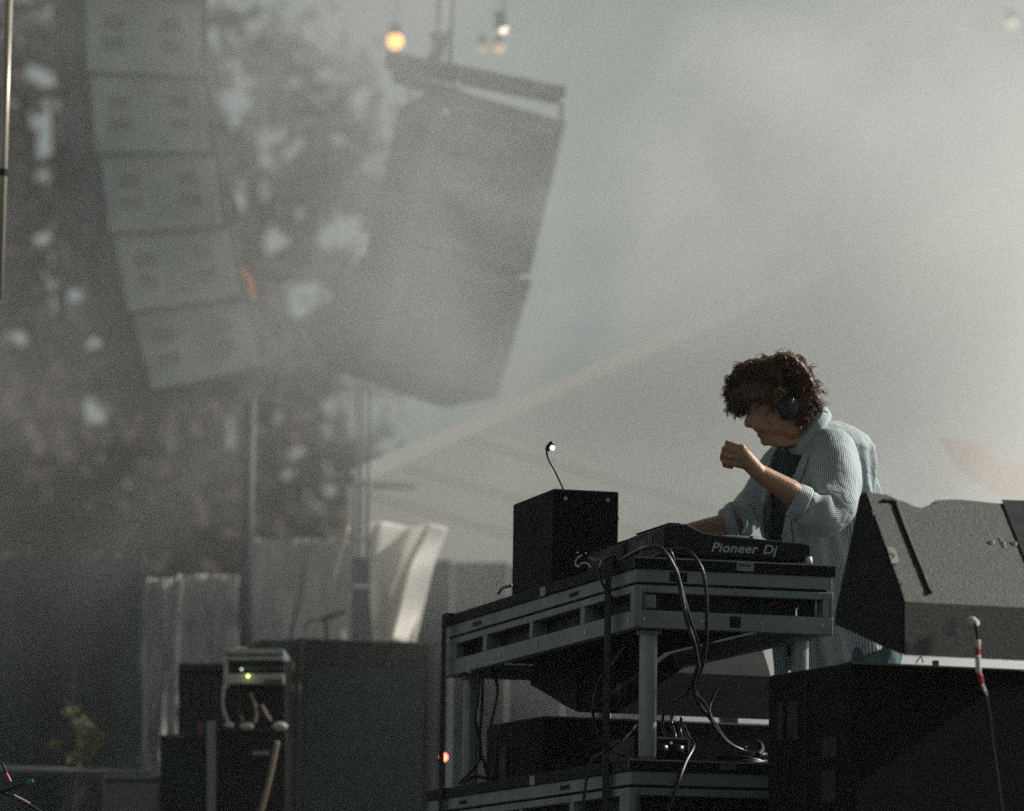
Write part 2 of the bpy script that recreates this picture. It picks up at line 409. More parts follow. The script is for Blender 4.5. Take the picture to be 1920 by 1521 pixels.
for (u, v) in ((1060,935),(1139,938)):
    q = on_plane(u, v, C0, NR)
    s = MB().tube([q+E1*0.001, q-E1*0.003], 0.0052, 14).build('screw', M_steel, cab)
    MB().tube([q-E1*0.003, q-E1*0.0036], 0.0022, 8).build('screw_socket', M_dark, s)
q = on_plane(1160, 972, C0, NR)
MB().tube([q+E1*0.02, q+E1*0.02+E2*0.006], 0.005, 8).build('knob', M_rubber, cab)
# connector strip low on the near face
q0 = on_plane(1072, 1030, C0, NR)
MB().box(q0-E1*0.003, E2*0.085, E1*0.003, Z*0.008).build('connector_plate', M_blackp, cab, 0.001)
for u, v in ((1081,1037),(1097,1038),(1113,1039),(1131,1037)):
    q = on_plane(u, v, C0, NR)
    MB().ball(q-E1*0.006, 0.0024, 8, 6).build('plug', M_white, cab)
# lamp
dl = proj(C0)[2] + 0.12
lp = thing('gooseneck_lamp', at(1056,914,dl), 'thin black gooseneck lamp with a lit bluish white tip, clipped on the cabinet', 'lamp')
MB().tube(path([(1056,917,dl),(1050,903,dl),(1040,882,dl),(1029,862,dl),(1025,848,dl),(1027,841,dl)],6), 0.0030, 8).build('gooseneck', M_rubber, lp, 0, True)
MB().tube(path([(1026,846,dl),(1029,837,dl),(1037,829,dl)],5), [0.004]+[0.0075]*9+[0.004], 10).build('lamp_head', M_rubber, lp, 0, True)
MB().ball(at(1036,840,dl-0.006), 0.0062, 10, 8).build('lamp_glow', emis('lamp_led', (0.55,0.62,1.0), 14), lp)

# ------------------------------------------------------------------ cables and straps
def cable(pts, r, label, m_=None, n=6, sides=7, cat='cable', name='cable', group=None):
    o = MB().tube(path(pts, n), r, sides).build(name, m_ or M_rubber, None, 0, True)
    return tag(o, label, cat, group)
dn = 10.52
cable([(1148,1062,10.9),(1190,1036,10.7),(1215,1026,10.58),(1240,1030,10.54),(1262,1060,dn),(1276,1105,dn),(1287,1160,10.5),(1302,1210,10.5),(1308,1250,10.55),(1300,1282,10.6),(1310,1320,10.75),(1335,1350,10.8),(1362,1390,10.85),(1395,1408,10.9),(1425,1412,10.9)], 0.0062, 'thick black cable arching off the desk and down across the near rail')
cable([(1233,1033,10.6),(1255,1032,10.55),(1266,1060,10.54),(1280,1110,10.52),(1297,1170,10.52),(1311,1215,10.55),(1309,1248,10.6),(1296,1275,10.65),(1306,1300,10.7),(1325,1325,10.75),(1338,1360,10.8),(1365,1395,10.85)], 0.0042, 'thinner black cable close along the thick one over the near rail')
cable([(1225,1045,10.66),(1262,1030,10.6),(1292,1035,10.56),(1315,1065,10.53),(1324,1110,dn),(1325,1170,10.52),(1323,1215,10.56),(1315,1255,10.6),(1302,1275,10.65),(1285,1300,10.7),(1262,1315,10.8)], 0.0052, 'black cable leaving the desk further right, curving down beside the pair')
cable([(1345,1290,10.9),(1330,1330,10.85),(1344,1365,10.85),(1370,1398,10.9),(1400,1402,10.9)], 0.004, 'thin black cable falling into the coil on the lower deck')
cable([(1280,1360,10.8),(1292,1385,10.7),(1300,1400,10.62),(1285,1430,10.55),(1270,1470,10.5),(1250,1521,10.5)], 0.006, 'thick black cable running down over the front of the lower deck')
for k, (u, a) in enumerate(((1245,1335),(1262,1330),(1278,1345))):
    cable([(u,a,11.0),(u-3,a+25,11.0),(u+4,a+50,10.95),(u,a+70,10.95)], 0.0045, ['leftmost','middle','rightmost'][k] + ' of three short black leads hanging behind the near leg', group='short leads behind the near leg')
cable([(1150,1052,10.95),(1152,1043,10.85),(1130,1052,10.86),(1124,1065,10.8),(1126,1085,10.78),(1138,1110,10.75),(1150,1122,10.74)], 0.0042, 'black lead looping over the left edge of the desk by the strap')
tag(MB().tube(path([(1091,1041,11.3),(1082,1048,11.25),(1079,1058,11.25),(1085,1064,11.2)],6), 0.0026, 6).build('cable', M_white, None, 0, True), 'short pale lead curling out low at the cabinet front', 'cable')
tag(MB().tube(path([(1085,1064,11.2),(1090,1057,11.2),(1100,1056,11.15),(1108,1064,11.1)],6), 0.0026, 6).build('cable', M_white, None, 0, True), 'second pale lead crossing the first one beside the cabinet foot', 'cable')
cable([(1104,1046,11.2),(1118,1052,11.1),(1128,1058,11.1)], 0.003, 'thin dark lead between the cabinet and the players')
# left side cables
cable([(900,1255,12.2),(897,1300,12.2),(892,1350,12.2),(900,1395,12.2),(898,1425,12.2),(880,1450,12.2),(862,1468,12.25)], 0.0058, 'leftmost black cable hanging under the far end of the desk')
cable([(903,1252,12.25),(905,1300,12.25),(902,1350,12.25),(898,1400,12.2),(908,1430,12.2),(915,1452,12.2),(930,1460,12.2)], 0.0058, 'middle black cable twisted round its neighbour under the far end of the desk')
cable([(918,1250,12.1),(930,1275,12.1),(933,1300,12.1),(926,1335,12.1),(920,1370,12.1),(926,1420,12.1),(922,1458,12.1),(890,1456,12.1),(866,1470,12.1)], 0.0058, 'rightmost black cable bulging outwards under the far end of the desk')
for k, (u, v) in enumerate(((880,1257),(919,1248))):
    tag(MB().tube([at(u,v-7,12.1), at(u,v+5,12.1)], 0.006, 8).build('plug', M_white), ['left','right'][k]+' white plug tip under the far end of the desk', 'plug', 'white plug tips')
cable([(935,1113,12.2),(942,1103,12.1),(958,1098,12.0)], 0.005, 'black lead at the far foot of the tall cabinet')
cable([(1170,1195,10.9),(1165,1215,10.8),(1135,1260,10.75),(1116,1300,10.7),(1113,1350,10.7),(1125,1385,10.7),(1140,1402,10.7),(1170,1418,10.8)], 0.0045, 'thin black cable bowing out between the two middle legs')
cable([(1192,1360,10.8),(1160,1395,10.6),(1130,1410,10.56),(1110,1425,10.52),(1100,1460,10.5),(1092,1521,10.45)], 0.0045, 'thin black cable slanting down over the left face of the lower deck')
# ratchet straps
def strap(pts, wd, label):
    P_ = path(pts, 6); mb = MB(); n = len(P_)
    for i in range(n-1):
        a, b = P_[i], P_[i+1]; s = E1*wd
        mb.box(a - s/2, s, b-a, -E2*0.002)
    return tag(mb.build('strap', M_ply), label, 'strap')
def lp_(t, v, off=0.012):   # point on left long face plane pushed out
    u = proj(P0 + E1*t)[0]
    return None
def strapL(t, z0, z1, wd, label):
    a = P0 + E1*t - E2*0.016; a.z = z0; b = a.copy(); b.z = z1
    mb = MB(); mb.box(b - E1*wd/2, E1*wd, -E2*0.002, Z*(z0-z1))
    mb.box(a - E1*wd/2 + Z*0.0, E1*wd, E2*0.05, Z*0.003)
    return tag(mb.build('strap', M_ply, None), label, 'strap')
strapL(tl(1152,1055), P0.z+0.001, FLOOR, 0.055, 'black strap pulled tight over the deck edge by the near corner')
strapL(tl(843,1150), P0.z+0.001, FLOOR, 0.05, 'black strap pulled tight over the far left end of the decks')
# coil and belt on the lower deck
co = thing('cable_coil', at(1395,1412,10.9), 'flat coil of black cable lying on the lower deck by the big speaker', 'cable coil')
for k in range(5):
    c = at(1385,1410,10.92) ; c.z = LOWZ + 0.01 + 0.007*k
    MB().ring(c + E2*0.004*k, Z + E2*0.15*((k % 3)-1), 0.075-0.004*k, 0.006, 28, 7).build('loop', M_rubber, co, 0, True)
MB().tube(path([(1418,1392,10.85),(1426,1398,10.8),(1427,1408,10.78),(1420,1416,10.76)],5), 0.009, 8).build('loop', MATS['black_plastic'], co, 0, True)
pw = thing('power_distributor', at(1265,1400,11.0), 'black power distribution box behind the near leg with plugs and leads', 'power box')
b0 = P0 + E1*0.30 + E2*0.10; b0.z = LOWZ
MB().box(b0, E1*0.3, E2*0.16, Z*0.08).build('body', M_blackp, pw, 0.006)
for k in range(3):
    q = b0 + E2*(0.03+0.045*k) + Z*0.045
    pl_ = MB().tube([q, q-E1*0.03], [0.017,0.013], 12).build('plug', M_rubber, pw, 0, True)
MB().ball(b0+E2*0.10+Z*0.062-E1*0.012, 0.004, 8, 6).build('indicator', M_white, pw)

# ------------------------------------------------------------------ big speaker cabinet and wedge monitor (right), copied behind the desk
A3 = R(-20.0); F1 = Vector((math.sin(A3), math.cos(A3), 0)); F2 = Vector((math.cos(A3), -math.sin(A3), 0))
S0 = at(1598, 1240, 9.95)
SH = S0.z - FLOOR
def sub_box(label):
    root = thing('subwoofer', Vector((S0.x, S0.y, FLOOR)), label, 'subwoofer', 'black subwoofers under the monitors')
    L_, W_ = 0.0, 1.1
    L_ = (on_plane(1439, 1266, S0, -F2) - S0).dot(F1)
    b = Vector((S0.x, S0.y, FLOOR))
    MB().box(b, F1*L_, F2*W_, Z*SH).build('body', M_black, root, 0.012, False, 3)
    MB().box(b - F1*0.002 + Z*(SH-0.006), F2*W_, F1*0.004, Z*0.0045).build('edge_wear', M_trim, root)
    for (a, c) in ((0.15*L_, 0.3*L_), (0.42*L_, 0.42*L_)): pass
    for (u0, v0, u1, v1) in ((1543,1382,1570,1420),(1541,1446,1568,1505)):
        q = on_plane(u0, v1, S0-F2*0.002, -F2); r_ = on_plane(u1, v1, S0-F2*0.002, -F2)
        MB().box(q, r_-q, -F2*0.003, Z*((v1-v0)/740)).build('handle_recess', M_dark, root, 0.004)
    for (u0, u1) in ((1459,1470),(1478,1498)):
        q = on_plane(u0, 1388, S0-F2*0.002, -F2); r_ = on_plane(u1, 1388, S0-F2*0.002, -F2)
        MB().box(q, r_-q, -F2*0.003, Z*0.10).build('port_slot', M_dark, root, 0.003)
    q = on_plane(1513, 1300, S0-F2*0.001, -F2)
    MB().box(Vector((q.x,q.y,FLOOR+0.01)), F1*0.006, -F2*0.002, Z*(SH-0.03)).build('panel_seam', M_dark, root)
    for k in range(2):
        MB().box(b + F2*(0.06+0.5*k) + F1*0.05 + Z*0.0, F2*0.1, F1*0.06, -Z*0.001).build('skid', M_rubber, root)
    return root
sub1 = sub_box('large black subwoofer filling the bottom right, under the grey monitor')
# monitor
MP = S0 + F1*0.012 + F2*0.11 + Z*0.012       # side-panel plane, inside the sub top
sidepx = [(1616,924),(1624,922),(1656,1010),(1690,1104),(1697,1128),(1697,1229),(1655,1213),(1600,1186),(1567,1172),(1568,1150)]
side = [on_plane(u, v, MP + F2*(-0.14), -F2) for u, v in sidepx]
def topdip(t):   # metres along F2 -> lowering of the top edge
    k = [(0,0),(0.05,0.004),(0.09,0.020),(0.125,0.034),(0.145,0.036),(0.165,0.027),(0.20,0.010),(0.25,0.006),(0.36,0.010),(0.5,0.014),(1,0.02)]
    for (a, b), (c, d) in zip(k, k[1:]):
        if a <= t <= c: s = (t-a)/(c-a); s = s*s*(3-2*s); return b+(d-b)*s
    return 0.02
def monitor(label):
    zmin = min(p.z for p in side)
    root = thing('monitor_speaker', Vector((side[5].x, side[5].y, zmin)), label, 'stage monitor', 'wedge monitors on the subwoofers')
    WID = 0.62; N_ = 60; mb = MB(); n = len(side)
    ztop = max(p.z for p in side)
    for i in range(N_+1):
        t = WID*i/N_; dp = topdip(t)
        for p in side:
            mb.v.append(p + F2*t)
        for k2 in (0, 1): mb.v[i*n+k2] += (side[3]-side[1])*(dp/(side[1].z-side[3].z))
    for i in range(N_):
        for k in range(n):
            a = i*n+k; b = i*n+(k+1) % n
            mb.f.append((a, b, b+n, a+n))
    mb.f.append(tuple(range(n))[::-1]); mb.f.append(tuple(N_*n+k for k in range(n)))
    mb.build('housing', M_spk, root)
    # side plate, darker case
    c = sum(side, Vector())/n
    MB().prism([p - F2*0.0015 + (p-c)*-0.02 for p in side], -F2*0.004).build('side_plate', M_spkd, root, 0.002)
    # panel plane on the rear: through side[1], side[3] and F2
    ed = (side[3]-side[1]); nrm = ed.cross(F2).normalized()
    if nrm.dot(EYE-side[1]) < 0: nrm = -nrm
    pp = side[1] + nrm*0.0015
    def rp(u, v, o=0.0): return on_plane(u, v, pp + nrm*o, nrm)
    mb = MB(); mb.tube(crom([rp(1655,939), rp(1672,939), rp(1680,943), rp(1683,955), rp(1700,1000), rp(1722,1055), rp(1745,1112)], 5), 0.0052, 6)
    mb.build('handle_slot', M_dark, root, 0, True)
    for (u, v, r_) in ((1858,1016,0.0075),(1880,1017,0.0055),(1901,1018,0.0075),(1876,1010,0.0028),(1883,1024,0.0028)):
        q = rp(u, v)
        s = MB().ring(q, nrm, r_, 0.0011, 18, 5).build('fastener_rim', M_logo, root)
        MB().tube([q, q+nrm*0.0006], r_*0.72, 12).build('fastener_hole', M_dark, s)
    # rounded sticker with a letter
    def quad(pts, o, th, name, m_, par): return MB().prism([rp(u, v, o) for u, v in pts], nrm*th).build(name, m_, par, 0.0)
    s = quad([(1663,1026),(1675,1026),(1679,1030),(1686,1052),(1683,1057),(1672,1057)], 0.0, 0.0008, 'sticker', M_sticker, root)
    quad([(1668,1037),(1674,1037),(1678,1043),(1675,1048),(1672,1047),(1674,1043),(1671,1040),(1669,1041)], 0.001, 0.0004, 'sticker_letter', M_dark, s)
    for (v0, v1) in ((958,968),(1085,1096)):
        quad([(1634+(v0-958)*0.38,v0),(1640+(v0-958)*0.38,v0+1),(1644+(v0-958)*0.38,v1),(1637+(v0-958)*0.38,v1)], 0.0, 0.003, 'side_catch', M_spk, root)
    # dark end block to the far right
    q1, q2, q3, q4 = rp(1878,938), rp(1935,940), rp(1935,1075), rp(1922,1050)
    MB().prism([q1, q2, q3, q4], nrm*0.002).build('end_plate', M_spkd, root)
    # lower connector area (vertical face)
    lp0 = side[5] ; ln = -F1
    def lq(u, v, o=0.002): return on_plane(u, v, side[4]*0.5+side[5]*0.5 + ln*o, ln)
    fr = MB(); a_, b_, c_, d_ = lq(1715,1185), lq(1732,1186), lq(1731,1201), lq(1714,1200)
    for p, q in ((a_,b_),(b_,c_),(c_,d_),(d_,a_),(d_,b_)): fr.tube([p, q], 0.0008, 5)
    fr.build('icon_print', M_logod, root)
    MB().prism([lq(1783,1160),(lq(1794,1160)),lq(1791,1192),lq(1779,1192)], ln*0.001).build('label_plate', M_logod, root)
    return root
mon1 = monitor('grey topped wedge monitor seen from behind on the right edge, white plug in its back')
# feet between the monitor and the sub
zb = S0.z; zt = side[5].z
for k, (u0, u1) in enumerate(((1692,1714),(1738,1777))):
    a = on_plane(u0, 1245, S0+F1*0.05, -F1); b = on_plane(u1, 1245, S0+F1*0.05, -F1); a.z = b.z = zb
    MB().box(a, b-a, F1*0.05, Z*(side[5].z-zb+0.01)).build('foot', M_rubber, mon1, 0.002)
a = on_plane(1845, 1250, S0+F1*0.02, -F1); a.z = zb
MB().box(a, F2*0.25, F1*0.10, Z*(side[5].z-zb+0.01)).build('foot', M_rubber, mon1, 0.002)
# second pair beyond the desk
T0 = at(1020, 1356, 12.15); T0.z = S0.z
sub2 = copy_tree(sub1); sub2['label'] = 'farther black subwoofer seen under the desk between its legs'
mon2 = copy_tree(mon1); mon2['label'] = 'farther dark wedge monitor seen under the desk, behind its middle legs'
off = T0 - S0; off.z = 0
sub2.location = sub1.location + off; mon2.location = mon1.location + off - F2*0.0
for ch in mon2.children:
    if ch.name.startswith('housing'): ch.data = ch.data.copy(); ch.data.materials[0] = M_spkd  # shade under the desk put into a darker housing colour
# connector and taped cable
cn = thing('cable', at(1825,1170,9.6), 'black cable with a white plug and red and white tape, hanging from the right monitor', 'cable')
dm = proj(side[5])[2]
MB().tube(path([(1818,1166,dm-0.01),(1824,1166,dm-0.03),(1830,1171,dm-0.04)],5), [0.012]*6+[0.011]*5, 14).build('plug', M_white, cn, 0, True)
dc = dm-0.045
seg = [(1829,1170),(1832,1185),(1833,1200),(1833,1214),(1833,1228),(1834,1243),(1835,1262),(1838,1268),(1841,1282),(1848,1300),(1853,1325),(1858,1360),(1862,1400),(1868,1440),(1875,1490),(1880,1530)]
full = path([(u, v, dc) for u, v in seg], 4)
def part(i, j): return full[i*4:j*4+1]
MB().tube(part(0,2), 0.0045, 8).build('cable_sleeve', M_rubber, cn, 0, True)
MB().tube(part(2,3), 0.0068, 8).build('tape', M_white, cn, 0, True)
MB().tube(part(3,4), 0.0070, 8).build('tape', M_red, cn, 0, True)
MB().tube(part(4,6), 0.0068, 8).build('tape', M_white, cn, 0, True)
MB().tube(part(6,8), 0.0058, 8).build('tape', M_red, cn, 0, True)
MB().tube(part(8,9), 0.0036, 8).build('tape', M_white, cn, 0, True)
MB().tube(part(9,15), 0.0034, 7).build('cable_sleeve', M_rubber, cn, 0, True)
y = thing('fitting', at(1754,1242,9.98), 'small brass fitting on the subwoofer beneath the right monitor', 'fitting')
MB().tube([at(1748,1243,9.98), at(1760,1243,9.98)], [0.006,0.007], 10).build('barrel', M_gold, y)
MB().tube(path([(1717,1244,9.99),(1722,1236,9.99),(1727,1232,9.99),(1731,1243,9.99)],5), 0.0016, 6).build('wire_loop', M_rubber, y)
# leaning strip added to stand for the lit back of the farther monitor
tag(MB().box(at(1368,1410,12.5), at(1396,1410,12.5)-at(1368,1410,12.5), E1*0.05, at(1336,1235,12.5)-at(1368,1410,12.5)).build('post', M_alu, None, 0.004), 'leaning flat grey strip added for the lit back panel of the farther monitor', 'post')

# ------------------------------------------------------------------ the DJ
PX = FPX/11.65
def ico():
    bm = bmesh.new(); bmesh.ops.create_icosphere(bm, subdivisions=2, radius=1.0)
    v = np.array([x.co[:] for x in bm.verts]); f = np.array([[q.index for q in p.verts] for p in bm.faces]); bm.free(); return v, f
ICO_V, ICO_F = ico()
def blob(name, sph, voxel, mt, parent=None, smooth=4, bevelr=0):
    """union of (point, radius) balls as one continuous surface"""
    c = np.array([tuple(p) for p, r in sph]); r = np.array([r for p, r in sph]); n = len(sph)
    V = (ICO_V[None]*r[:, None, None] + c[:, None, :]).reshape(-1, 3)
    F = (ICO_F[None] + (np.arange(n)*len(ICO_V))[:, None, None]).reshape(-1, 3)
    base = origin_of(parent) if parent else Vector((0,0,0))
    me = bpy.data.meshes.new('tmp'); me.from_pydata((V-np.array(base)).tolist(), [], F.tolist())
    o = bpy.data.objects.new('tmp', me); COL.objects.link(o)
    md = o.modifiers.new('r', 'REMESH'); md.mode = 'VOXEL'; md.voxel_size = voxel
    if smooth:
        ms_ = o.modifiers.new('s', 'SMOOTH'); ms_.factor = 0.5; ms_.iterations = smooth
    dg = bpy.context.evaluated_depsgraph_get()
    m2 = bpy.data.meshes.new_from_object(o.evaluated_get(dg)); m2.name = name
    bpy.data.objects.remove(o); bpy.data.meshes.remove(me)
    m2.polygons.foreach_set('use_smooth', [True]*len(m2.polygons)); m2.materials.clear(); m2.materials.append(mt)
    ob = bpy.data.objects.new(name, m2); COL.objects.link(ob)
    if parent: ob.parent = parent
    return ob
def sweep(pts, k=0.3):
    out = []
    for (p, r), (q, s) in zip(pts, pts[1:]):
        p, q = Vector(p), Vector(q); n = max(2, int((q-p).length/(k*min(r, s)))+1)
        for i in range(n):
            t = i/n; out.append((p.lerp(q, t), r+(s-r)*t))
    out.append((Vector(pts[-1][0]), pts[-1][1])); return out
def W(u, v, d, r): return (at(u, v, d), r/FPX*d)       # r in pixels
def seg_dist(px, py, poly):
    P = np.array(poly, float); Q = np.roll(P, -1, 0); d = Q-P
    t = np.clip(((px-P[:,0])*d[:,0]+(py-P[:,1])*d[:,1])/(d**2).sum(1), 0, 1)
    return np.hypot(px-(P[:,0]+t*d[:,0]), py-(P[:,1]+t*d[:,1])).min()
def inside(px, py, poly):
    c = False; n = len(poly)
    for i in range(n):
        x1, y1 = poly[i]; x2, y2 = poly[(i+1) % n]
        if (y1 > py) != (y2 > py) and px < (x2-x1)*(py-y1)/(y2-y1)+x1: c = not c
    return c
def fill(poly, d, step, rmin, rmax, hw):
    """fill a side view outline with balls, widened sideways to hw(u, v)"""
    xs = [p[0] for p in poly]; ys = [p[1] for p in poly]; cand = []
    y = min(ys)
    while y < max(ys):
        x = min(xs)
        while x < max(xs):
            if inside(x, y, poly):
                r = seg_dist(x, y, poly)
                if r > rmin: cand.append((min(r, rmax), x, y))
            x += step
        y += step
    cand.sort(reverse=True); keep = []
    for r, x, y in cand:
        if any((x-a)**2+(y-b)**2 < (R_*0.97-r)**2 and R_ > r for R_, a, b in keep): continue
        keep.append((r, x, y))
    out = []
    for r, x, y in keep:
        h = max(0, hw(x, y)-r); n = int(h/(r*0.5))+1 if h > 1 else 0
        for k in range(-n, n+1):
            o = h*k/n if n else 0
            rr = r*(1 if not n else math.sqrt(max(0.3, 1-0.5*(abs(k)/n)**3)))
            out.append((at(x, y, d + o/PX), rr/PX))
    return out
DHD = 11.60
dj = thing('person', Vector((at(1590,1200,11.65).x, at(1590,1200,11.65).y, FLOOR)), 'person in an open striped shirt with curly brown hair, one hand raised', 'person')

face = [(1404,740),(1400,760),(1398,775),(1399.5,782),(1396,795),(1397,799),(1403,803),(1411,802.5),(1412.5,806),(1415,809.5),(1421,811.6),(1418.5,815),(1420,819.5),(1424,821.5),(1429,823.5),(1433,831),(1441,836),(1455,838),(1480,838),(1500,832),(1512,800),(1514,750),(1505,710),(1485,684),(1450,680),(1420,695),(1408,715)]
def face_hw(u, v):
    fr = 1398 if v < 803 else (1412+(v-803)*0.7)
    dx = max(0, u-fr)
    if 778 < v < 804 and dx < 17: return 7+0.25*dx
    if v >= 803: return min(40, 9+5.5*math.sqrt(dx))
    return min(44, 14+6*math.sqrt(dx))
sph = fill(face, DHD, 3.0, 1.6, 48, face_hw)
# cheek bones, brow ridge, jaw corners, ear
for s in (-1, 1):
    sph += [W(1425, 783, DHD+s*0.043, 14), W(1412, 768, DHD+s*0.028, 9), W(1486, 808, DHD+s*0.050, 17), W(1460, 800, DHD+s*0.047, 17)]
    sph += [W(1482, 768, DHD+s*0.078, 10), W(1484, 780, DHD+s*0.078, 7)]
sph += sweep([W(1406,778,DHD,6), W(1401,790,DHD,6), W(1400.5,796,DHD,5.5)]) + [W(1436,826,DHD,11)]
sph += sweep([W(1498, 795, DHD, 36), W(1520, 835, 11.62, 39), W(1540, 870, 11.65, 46)])
# torso
lat = Vector((math.sin(R(22)), -math.cos(R(22)), 0)); frn = Vector((-math.cos(R(22)), -math.sin(R(22)), 0))
for (u, v, a, b) in ((1540,860,.055,.12),(1542,885,.085,.13),(1540,930,.10,.12),(1545,990,.10,.11),(1555,1050,.10,.10),(1570,1110,.10,.10),(1585,1170,.10,.11),(1592,1210,.105,.11)):
    for k in (-1, -.5, 0, .5, 1): sph.append((at(u, v, 11.65)+lat*(b*0.75*k), a))
# near arm (his left) raised
NS = (1562,862,11.48)
sph += sweep([(at(1540,850,11.62), .06), W(*NS, 36), W(1566,915,11.40,32), W(1552,966,11.31,28), W(1520,950,11.285,26), W(1480,921,11.27,24), W(1445,900,11.26,20), W(1420,884,11.25,16.5)])
HD = 11.245
sph += sweep([W(1420,884,HD,16.5), W(1405,868,HD,17), W(1395,854,HD,15)])
for mcp in ((1391,839,0),(1389,848,-.006),(1386,859,-.006),(1381,870,0)):
    sph += sweep([W(1408,870,HD+.004,13), W(mcp[0],mcp[1],HD+mcp[2],7.4)])
fing = [((1391,839,0),(1364,830,0),(1362,839,.022),(1376,848,.030)),
        ((1389,848,-.006),(1358,841,-.008),(1356,850,.016),(1370,858,.028)),
        ((1386,859,-.006),(1355,853,-.008),(1354,862,.014),(1369,868,.026)),
        ((1381,870,0),(1358,866,-.003),(1359,873,.015),(1372,876,.022))]
for f in fing:
    rs = (6.6,6.2,5.4,4.8)
    sph += sweep([W(u, v, HD+o, r) for (u, v, o), r in zip(f, [x*0.88 for x in rs])], 0.35)
sph += sweep([W(1412,872,HD+.022,11), W(1398,856,HD+.040,8.5), W(1385,850,HD+.046,7), W(1373,846,HD+.044,5.6)])
# far arm reaching over the desk
sph += sweep([(at(1520,850,11.70), .06), W(1480,866,11.81,26), W(1462,885,11.84,24), W(1432,925,11.87,22), W(1402,960,11.86,21), W(1372,981,11.81,21), W(1345,986,11.76,20), W(1300,994,11.70,16), W(1272,1001,11.66,13)])
sph += sweep([W(1272,1001,11.66,13), W(1252,1008,11.64,14)])
for k, (du, dv, dd) in enumerate(((-26,2,.03),(-28,6,.01),(-28,8,-.01),(-24,9,-.03))):
    sph += sweep([W(1250,1008,11.64+dd*.8,7), W(1250+du*.5,1005+dv*.4,11.64+dd,6.2), W(1250+du,1010+dv,11.64+dd*1.2,5)])
sph += sweep([W(1262,1010,11.60,7), W(1245,1018,11.585,5.5)])
# legs and feet
for s in (-1, 1):
    o = lat*(0.095*s); kn = at(1583,1480,11.62)+o*1.25; hp_ = at(1590,1205,11.65)+o
    an = Vector((hp_.x+0.02, hp_.y, FLOOR+0.09))+o*0.4
    sph += sweep([(hp_, .095), (hp_.lerp(kn, .5), .082), (kn, .058), (kn.lerp(an, .35)+Vector((.015,0,0)), .055), (an, .040)])
    sph += sweep([(an-Z*0.03, .042), (an+frn*0.10-Z*0.055, .036), (an+frn*0.17-Z*0.065, .028)])
body = blob('body', sph, 0.0030, M_skin, dj, 3)
# eye, brow, ring
for s in (-1,):
    MB().ball(at(1409,781,DHD+s*0.030), 0.0105, 12, 8).build('eye', M_white, dj, 0, True)
rg = Vector(at(1367,856.5,HD-.0075)); ax = (at(1386,859,HD)-at(1355,853,HD)).normalized()
MB().ring(rg, ax, 7.0/FPX*HD, 0.0024, 20, 7).build('ring', M_gold, dj, 0, True)

# ---- clothes
def cloth_mat(name, c1, c2, per, duty=0.45, bump=0.35):
    m_ = bpy.data.materials.new(name); m_.use_nodes = True; N = m_.node_tree.nodes; L = m_.node_tree.links
    b = N['Principled BSDF']; b.inputs['Roughness'].default_value = 0.85; b.inputs['Specular IOR Level'].default_value = 0.2
    uv = N.new('ShaderNodeUVMap'); sx = N.new('ShaderNodeSeparateXYZ'); L.new(uv.outputs[0], sx.inputs[0])
    m1 = N.new('ShaderNodeMath'); m1.operation = 'MULTIPLY'; m1.inputs[1].default_value = 2*math.pi/per; L.new(sx.outputs[0], m1.inputs[0])
    m2 = N.new('ShaderNodeMath'); m2.operation = 'SINE'; L.new(m1.outputs[0], m2.inputs[0])
    mr = N.new('ShaderNodeMapRange'); mr.inputs[1].default_value = -0.25; mr.inputs[2].default_value = 0.55; L.new(m2.outputs[0], mr.inputs[0])
    mx_ = N.new('ShaderNodeMix'); mx_.data_type = 'RGBA'; L.new(mr.outputs[0], mx_.inputs[0]); mx_.inputs[6].default_value = (*c1, 1); mx_.inputs[7].default_value = (*c2, 1)
    L.new(mx_.outputs[2], b.inputs['Base Color'])
    tc = N.new('ShaderNodeTexCoord'); nb = N.new('ShaderNodeTexNoise'); nb.inputs['Scale'].default_value = 24; nb.inputs['Detail'].default_value = 4; nb.inputs['Distortion'].default_value = 1.2
    L.new(tc.outputs['Object'], nb.inputs['Vector']); bp = N.new('ShaderNodeBump'); bp.inputs['Strength'].default_value = bump; bp.inputs['Distance'].default_value = 0.02
    L.new(nb.outputs['Fac'], bp.inputs['Height']); L.new(bp.outputs[0], b.inputs['Normal'])
    tr_ = N.new('ShaderNodeBsdfTranslucent'); L.new(mx_.outputs[2], tr_.inputs['Color']); L.new(bp.outputs[0], tr_.inputs['Normal'])
    ms_ = N.new('ShaderNodeMixShader'); ms_.inputs[0].default_value = 0.28
    L.new(b.outputs[0], ms_.inputs[1]); L.new(tr_.outputs[0], ms_.inputs[2]); L.new(ms_.outputs[0], N['Material Output'].inputs['Surface'])
    return m_
M_shirt = cloth_mat('striped_shirt', (0.86,0.90,0.88), (0.22,0.35,0.40), 0.0060)
def grid_mesh(name, P, UV, mt, parent, closed=False, thick=0.0018):
    ny, nx = len(P), len(P[0]); base = origin_of(parent)
    me = bpy.data.meshes.new(name); vs = [p-base for row in P for p in row]; fs = []
    for j in range(ny-1):
        for i in range(nx-1): a = j*nx+i; fs.append((a, a+1, a+nx+1, a+nx))
    me.from_pydata(vs, [], fs); uvl = me.uv_layers.new(name='UVMap'); flat = [q for row in UV for q in row]
    for lp2 in me.loops: uvl.data[lp2.index].uv = flat[lp2.vertex_index]
    me.polygons.foreach_set('use_smooth', [True]*len(me.polygons)); me.materials.append(mt)
    o = bpy.data.objects.new(name, me); COL.objects.link(o); o.parent = parent
    sl = o.modifiers.new('thickness', 'SOLIDIFY'); sl.thickness = thick; sl.offset = 1
    return o
def nz3(p, s): return noise.noise(Vector((p.x*s, p.y*s, p.z*s)))
